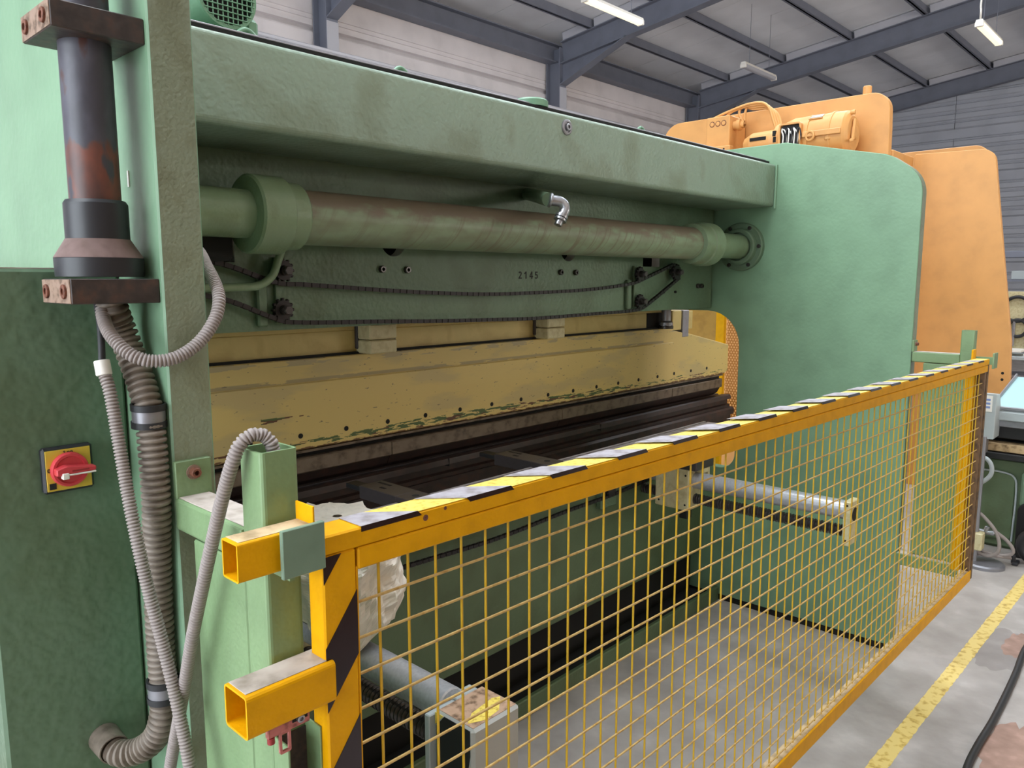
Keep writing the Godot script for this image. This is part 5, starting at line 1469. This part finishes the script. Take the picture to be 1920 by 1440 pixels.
# ------------------------------------------------------------------ machines and clutter at the right edge
func right_machines() -> void:
	var o := thing("lathe", Vector3(5.9, 0, 0.0), "old dark green lathe on a cast base seen past the end of the guard", "machine tool")
	obj("base", mb().box(5.33, 6.1, 0.0, 0.56, -1.12, 1.3, 0.02), M.green_apron, o)
	var pn := obj("base_panel", mb().prism(round_poly([Vector2(-1.08, 0.06), Vector2(-1.08, 0.47), Vector2(-0.86, 0.47), Vector2(-0.86, 0.06)], [0.03, 0.03, 0.05, 0.03], 5), 0, 5.315, 5.33, 0.004), M.green_apron, o)
	obj("panel_rim", mb().pipe(smooth([Vector3(5.313, 0.06, -0.855), Vector3(5.313, 0.42, -0.855), Vector3(5.313, 0.468, -0.89), Vector3(5.313, 0.475, -1.08)], 0.02), 0.006, 8), M.grey_box, pn)
	obj("chip_tray", mb().box(5.25, 6.15, 0.56, 0.60, -1.15, 1.35, 0.006), M.black, o)
	obj("bed_way", mb().box(5.36, 6.0, 0.60, 0.66, -1.1, 1.3, 0.005), M.matte_black, o)
	obj("pale_strip", mb().box(5.27, 5.36, 0.605, 0.655, -1.13, 1.3, 0.004), M.wood, o)
	obj("carriage_rail", mb().box(5.30, 6.0, 0.68, 0.76, -1.1, 1.3, 0.006), M.black, o)
	obj("rail_post", mb().box(5.45, 5.95, 0.655, 0.685, -1.05, 1.25), M.matte_black, o)
	obj("table_top", mb().box(5.22, 6.1, 0.80, 0.855, -1.0, 1.3, 0.006), M.grey_box, o)
	obj("table_rib", mb().box(5.24, 6.05, 0.76, 0.80, -0.98, 1.3, 0.004), M.steel_grey, o)
	var ml := obj("drive_motor", mb().cyl(Vector3(5.27, 0.24, -0.66), Vector3(5.27, 0.24, -0.2), 0.14, 24, 0.02), M.matte_black, o)
	obj("motor_bracket", mb().prism(round_poly([Vector2(-0.82, 0.0), Vector2(-0.82, 0.33), Vector2(-0.70, 0.33), Vector2(-0.70, 0.0)], [0, 0.05, 0.05, 0], 5), 0, 5.2, 5.30, 0.006), M.matte_black, ml)
	obj("belt_cover", mb().box(5.24, 5.32, 0.30, 0.5, -0.82, -0.6, 0.01), M.green_dark, ml)
	var cb := thing("control_box", Vector3(5.3, 0.66, -1.05), "pale grey control box with a white and blue label at the end of the guard", "control box")
	obj("body", mb().prism(PackedVector2Array([Vector2(5.12, 0.70), Vector2(5.12, 0.965), Vector2(5.20, 0.96), Vector2(5.26, 0.86), Vector2(5.26, 0.70)]), 2, -1.35, -0.955, 0.004), M.grey_box, cb)
	obj("label_sheet", mb().box(5.1175, 5.12, 0.86, 0.955, -1.05, -0.975), M.white, cb)
	for k in 3:
		obj("print_line", mb().box(5.1168, 5.1178, 0.88 + 0.022 * k, 0.892 + 0.022 * k, -1.04, -0.985), M.blue_print, cb)
	obj("foot_bracket", mb().box(5.15, 5.235, 0.60, 0.70, -1.3, -1.0, 0.004), M.steel_grey, cb)
	var gp := thing("glass_tray", Vector3(5.4, 0.86, -0.8), "tilted tray frame with a pale cyan glass sheet on the lathe table", "tray")
	obj("glass_sheet", mb().bar(Vector3(5.26, 0.872, -0.75), Vector3(5.9, 0.99, -0.75), 0.5, 0.008, Vector3(0, 0, 1)), M.cyan, gp)
	obj("tray_edge", mb().bar(Vector3(5.22, 0.868, -1.0), Vector3(5.9, 1.0, -1.0), 0.012, 0.03, Vector3(0, 0, 1), 0.003), M.steel_grey, gp)
	obj("tray_edge", mb().bar(Vector3(5.235, 0.872, -1.0), Vector3(5.235, 0.872, -0.5), 0.02, 0.02, Vector3(1, 0, 0), 0.003), M.steel_grey, gp)
	obj("tray_edge", mb().bar(Vector3(5.22, 0.868, -0.5), Vector3(5.9, 1.0, -0.5), 0.012, 0.03, Vector3(0, 0, 1), 0.003), M.steel_grey, gp)
	obj("prop_leg", mb().box(5.86, 5.9, 0.855, 0.99, -0.95, -0.93).box(5.86, 5.9, 0.855, 0.99, -0.56, -0.54), M.steel_grey, gp)
	# cream air hoses and the iron disc foot
	var ah := thing("air_hose", Vector3(5.0, 0.1, -0.9), "coiled cream air hose hanging in loops beside the guard's end post", "hose")
	obj("hose_loop", mb().pipe(smooth([Vector3(5.0, 0.62, -1.04), Vector3(5.0, 0.60, -0.95), Vector3(5.0, 0.52, -0.93), Vector3(5.0, 0.44, -1.0), Vector3(5.0, 0.40, -1.05)], 0.02), 0.012, 8), M.grey_box, ah)
	obj("hose_loop", mb().pipe(smooth([Vector3(4.93, 0.33, -1.0), Vector3(4.93, 0.28, -0.93), Vector3(4.93, 0.20, -0.865), Vector3(4.93, 0.10, -0.85), Vector3(4.93, 0.06, -0.90), Vector3(4.93, 0.09, -0.99)], 0.02), 0.010, 8), M.hose, ah)
	obj("hose_loop", mb().pipe(smooth([Vector3(4.97, 0.20, -0.88), Vector3(4.99, 0.15, -0.82), Vector3(5.0, 0.09, -0.79), Vector3(5.0, 0.06, -0.84), Vector3(4.98, 0.065, -0.93), Vector3(4.96, 0.11, -1.0)], 0.02), 0.010, 8), M.hose, ah)
	obj("hose_loop", mb().pipe(smooth([Vector3(4.93, 0.05, -1.0), Vector3(4.95, 0.06, -0.92), Vector3(5.0, 0.05, -0.84), Vector3(5.06, 0.035, -0.80), Vector3(5.08, 0.012, -0.79)], 0.02), 0.009, 8), M.hose, ah)
	obj("plug", mb().cyl(Vector3(5.05, 0.06, -0.795), Vector3(5.06, 0.01, -0.795), 0.012, 10, 0.002).box(5.04, 5.11, 0.0, 0.02, -0.80, -0.77, 0.004), M.black_plastic, ah)
	obj("coupling", mb().cyl(Vector3(4.96, 0.19, -0.98), Vector3(4.96, 0.19, -0.88), 0.014, 12, 0.003).cyl(Vector3(4.96, 0.19, -0.925), Vector3(4.96, 0.225, -0.915), 0.014, 12, 0.003), M.steel, ah)
	var st := thing("stand_base", Vector3(4.93, 0, -0.915), "round grey iron foot plate on the floor beyond the guard's end", "stand")
	obj("foot_plate", mb().lathe(Vector3(4.93, 0, -0.915), Vector3.UP, [Vector2(0, 0.105), Vector2(0.016, 0.105), Vector2(0.024, 0.095), Vector2(0.03, 0.02), Vector2(0.03, 0)], 36), M.steel_grey, st)
	obj("upright", mb().cyl(Vector3(4.90, 0.025, -0.96), Vector3(4.90, 0.75, -0.96), 0.014, 12), M.steel_grey, st)
	obj("clamp_block", mb().box(4.86, 4.93, 0.10, 0.20, -0.99, -0.92, 0.006), M.cream_pale, st)
	var ty := obj("tyre", mb().torus(Vector3(5.09, 0.115, -0.69), Vector3(1, 0.1, 0.2), 0.075, 0.036, 28, 12), M.rubber)
	tag(ty, "small black rubber wheel lying against the lathe base at the right edge", "wheel")
	# far bay: tool board, rack and bench
	var tb := thing("tool_board", Vector3(12, 0.6, -2.1), "cream board hung with black hose coils in the far bay", "tool board")
	obj("board", mb().box(12.0, 12.04, 0.72, 1.47, -2.7, -1.4, 0.004), M.cream_pale, tb)
	for q in [[1.24, -2.09, 0.16], [0.99, -2.07, 0.11], [1.2, -1.75, 0.15], [1.26, -2.45, 0.14]]:
		obj("hose_coil", mb().torus(Vector3(11.97, q[0], q[1]), Vector3(1, 0, 0.05), q[2], 0.022, 28, 8), M.rubber, tb)
	for z in [-2.18, -2.11, -1.95]:
		obj("hanging_tool", mb().box(11.95, 11.99, 0.75, 1.08, z - 0.015, z + 0.015, 0.005), M.steel_grey, tb)
	obj("board_post", mb().box(12.04, 12.1, 0.0, 1.9, -2.7, -2.64).box(12.04, 12.1, 0.0, 1.9, -1.46, -1.4), M.frame_steel, tb)
	var rk := thing("work_bench", Vector3(11.7, 0, -2.0), "cluttered steel work bench in front of the cream tool board", "work bench")
	obj("bench_top", mb().box(11.4, 12.0, 0.62, 0.66, -2.7, -1.4, 0.004), M.grey_box, rk)
	obj("shelf", mb().box(11.5, 12.0, 0.38, 0.42, -2.7, -1.4, 0.004), M.steel_grey, rk)
	for k in 4:
		obj("paper_tray", mb().box(11.5, 11.85, 0.66 + 0.045 * (k % 2), 0.69 + 0.045 * (k % 2), -2.3 + 0.2 * k, -2.13 + 0.2 * k, 0.004), M.white, rk)
	obj("cabinet", mb().box(11.55, 11.98, 0.0, 0.36, -2.65, -1.45, 0.006), mat(rgb8(120, 112, 104), 0.6, 0.0, T.grime, 2.0), rk)
	var ra := thing("storage_rack", Vector3(13.0, 0, -2.4), "dark storage rack with a top rail behind the tool board", "rack")
	obj("top_rail", mb().box(12.9, 12.98, 1.93, 2.03, -3.0, -1.2, 0.01), M.frame_steel, ra)
	obj("rack_post", mb().box(12.9, 12.98, 0.0, 1.93, -2.98, -2.9).box(12.9, 12.98, 0.0, 1.93, -1.3, -1.22), M.frame_steel, ra)
	for y in [0.5, 1.1, 1.6]:
		obj("rack_shelf", mb().box(12.9, 13.5, y, y + 0.03, -3.0, -1.2), M.frame_steel, ra)
	for q in [[1.63, -2.28, 0.12], [1.63, -2.0, 0.16], [1.63, -1.75, 0.1], [1.13, -2.2, 0.2]]:
		obj("rack_box", mb().box(13.0, 13.3, q[0], q[0] + q[2], q[1] - 0.1, q[1] + 0.1, 0.006), M.grey_box if q[2] < 0.13 else M.bracket_end, ra)

# ------------------------------------------------------------------ marks and cable on the floor
func ragged(x0: float, x1: float, z0: float, z1: float, y: float, sd: int) -> MB:   # a worn painted line
	var r := RandomNumberGenerator.new()
	r.seed = sd
	var b := mb()
	var k := int((x1 - x0) / 0.02)
	var a := z0
	var c := z1
	for i in k:
		var xa := x0 + 0.02 * i
		var a2 := z0 + r.randf_range(-0.002, 0.002) + 0.0186 * (xa - x0)
		var c2 := z1 + r.randf_range(-0.002, 0.002) + 0.0186 * (xa - x0)
		b.quad(Vector3(xa, y, a), Vector3(xa + 0.02, y, a2), Vector3(xa + 0.02, y, c2), Vector3(xa, y, c), Vector3.UP)
		a = a2
		c = c2
	return b

func blot(cx: float, cz: float, rx: float, rz: float, y: float, sd: int) -> MB:
	var f := FastNoiseLite.new()
	f.seed = sd
	f.frequency = 0.8
	var b := mb()
	var ring := []
	for i in 40:
		var t := TAU * i / 40
		var s := 1.0 + 0.35 * f.get_noise_2d(cos(t) * 2, sin(t) * 2) + 0.08 * f.get_noise_2d(cos(t) * 9, sin(t) * 9)
		ring.append(Vector3(cx + cos(t) * rx * s, y, cz + sin(t) * rz * s))
	for i in 40:
		b.flat(Vector3(cx, y, cz), ring[i], ring[(i + 1) % 40], Vector3.UP)
	return b

func floor_marks() -> void:
	var fl := get_node("floor")
	obj("painted_line", ragged(1.4, 5.6, -0.786, -0.729, 0.0008, 4), M.floor_yellow, fl)
	obj("red_patch", blot(3.92, -0.575, 0.14, 0.05, 0.0006, 8), M.floor_red, fl)
	obj("damp_patch", blot(3.84, -0.61, 0.24, 0.12, 0.0003, 15), M.floor_grey, fl)
	obj("red_patch", blot(2.98, -0.42, 0.22, 0.09, 0.0006, 21), M.floor_red, fl)
	var cb := obj("power_cable", mb().pipe(smooth([Vector3(5.2, 0.0125, -0.36), Vector3(4.5, 0.0125, -0.50), Vector3(3.9, 0.0125, -0.535), Vector3(3.6, 0.0125, -0.522), Vector3(3.37, 0.0125, -0.515), Vector3(3.12, 0.0125, -0.511), Vector3(2.9, 0.0125, -0.514), Vector3(2.74, 0.0125, -0.508), Vector3(2.4, 0.0125, -0.46), Vector3(1.8, 0.0125, -0.2)], 0.03), 0.0125, 14), M.rubber)
	tag(cb, "thick black power cable lying across the concrete at the lower right", "cable")

# ------------------------------------------------------------------ unseen brown cupboards added behind the camera to block low light
func added_cabinets() -> void:
	for k in 6:
		var x := -1.9 + 0.95 * k
		var o := thing("blocker_cabinet", Vector3(x, 0, 1.55), "added unseen brown cupboard blocking low light, %s its row" % ["nearest the door end of", "second from the door end of", "third from the door end of", "fourth from the door end of", "next to last in", "farthest from the door in"][k], "cupboard", "added cupboards blocking low light")
		obj("body", mb().box(x - 0.46, x + 0.46, 0.08, 2.35, 1.32, 1.8, 0.006), M.brown_steel, o)
		obj("plinth", mb().box(x - 0.45, x + 0.45, 0.0, 0.08, 1.34, 1.79), M.matte_black, o)
		for s in [-1, 1]:
			var d := obj("door", mb().box(x + s * 0.229 - 0.222, x + s * 0.229 + 0.222, 0.1, 2.33, 1.302, 1.32, 0.004), M.brown_steel, o)
			obj("handle", mb().box(x + s * 0.03 - 0.008, x + s * 0.03 + 0.008, 1.05, 1.2, 1.28, 1.302, 0.004), M.steel_grey, d)
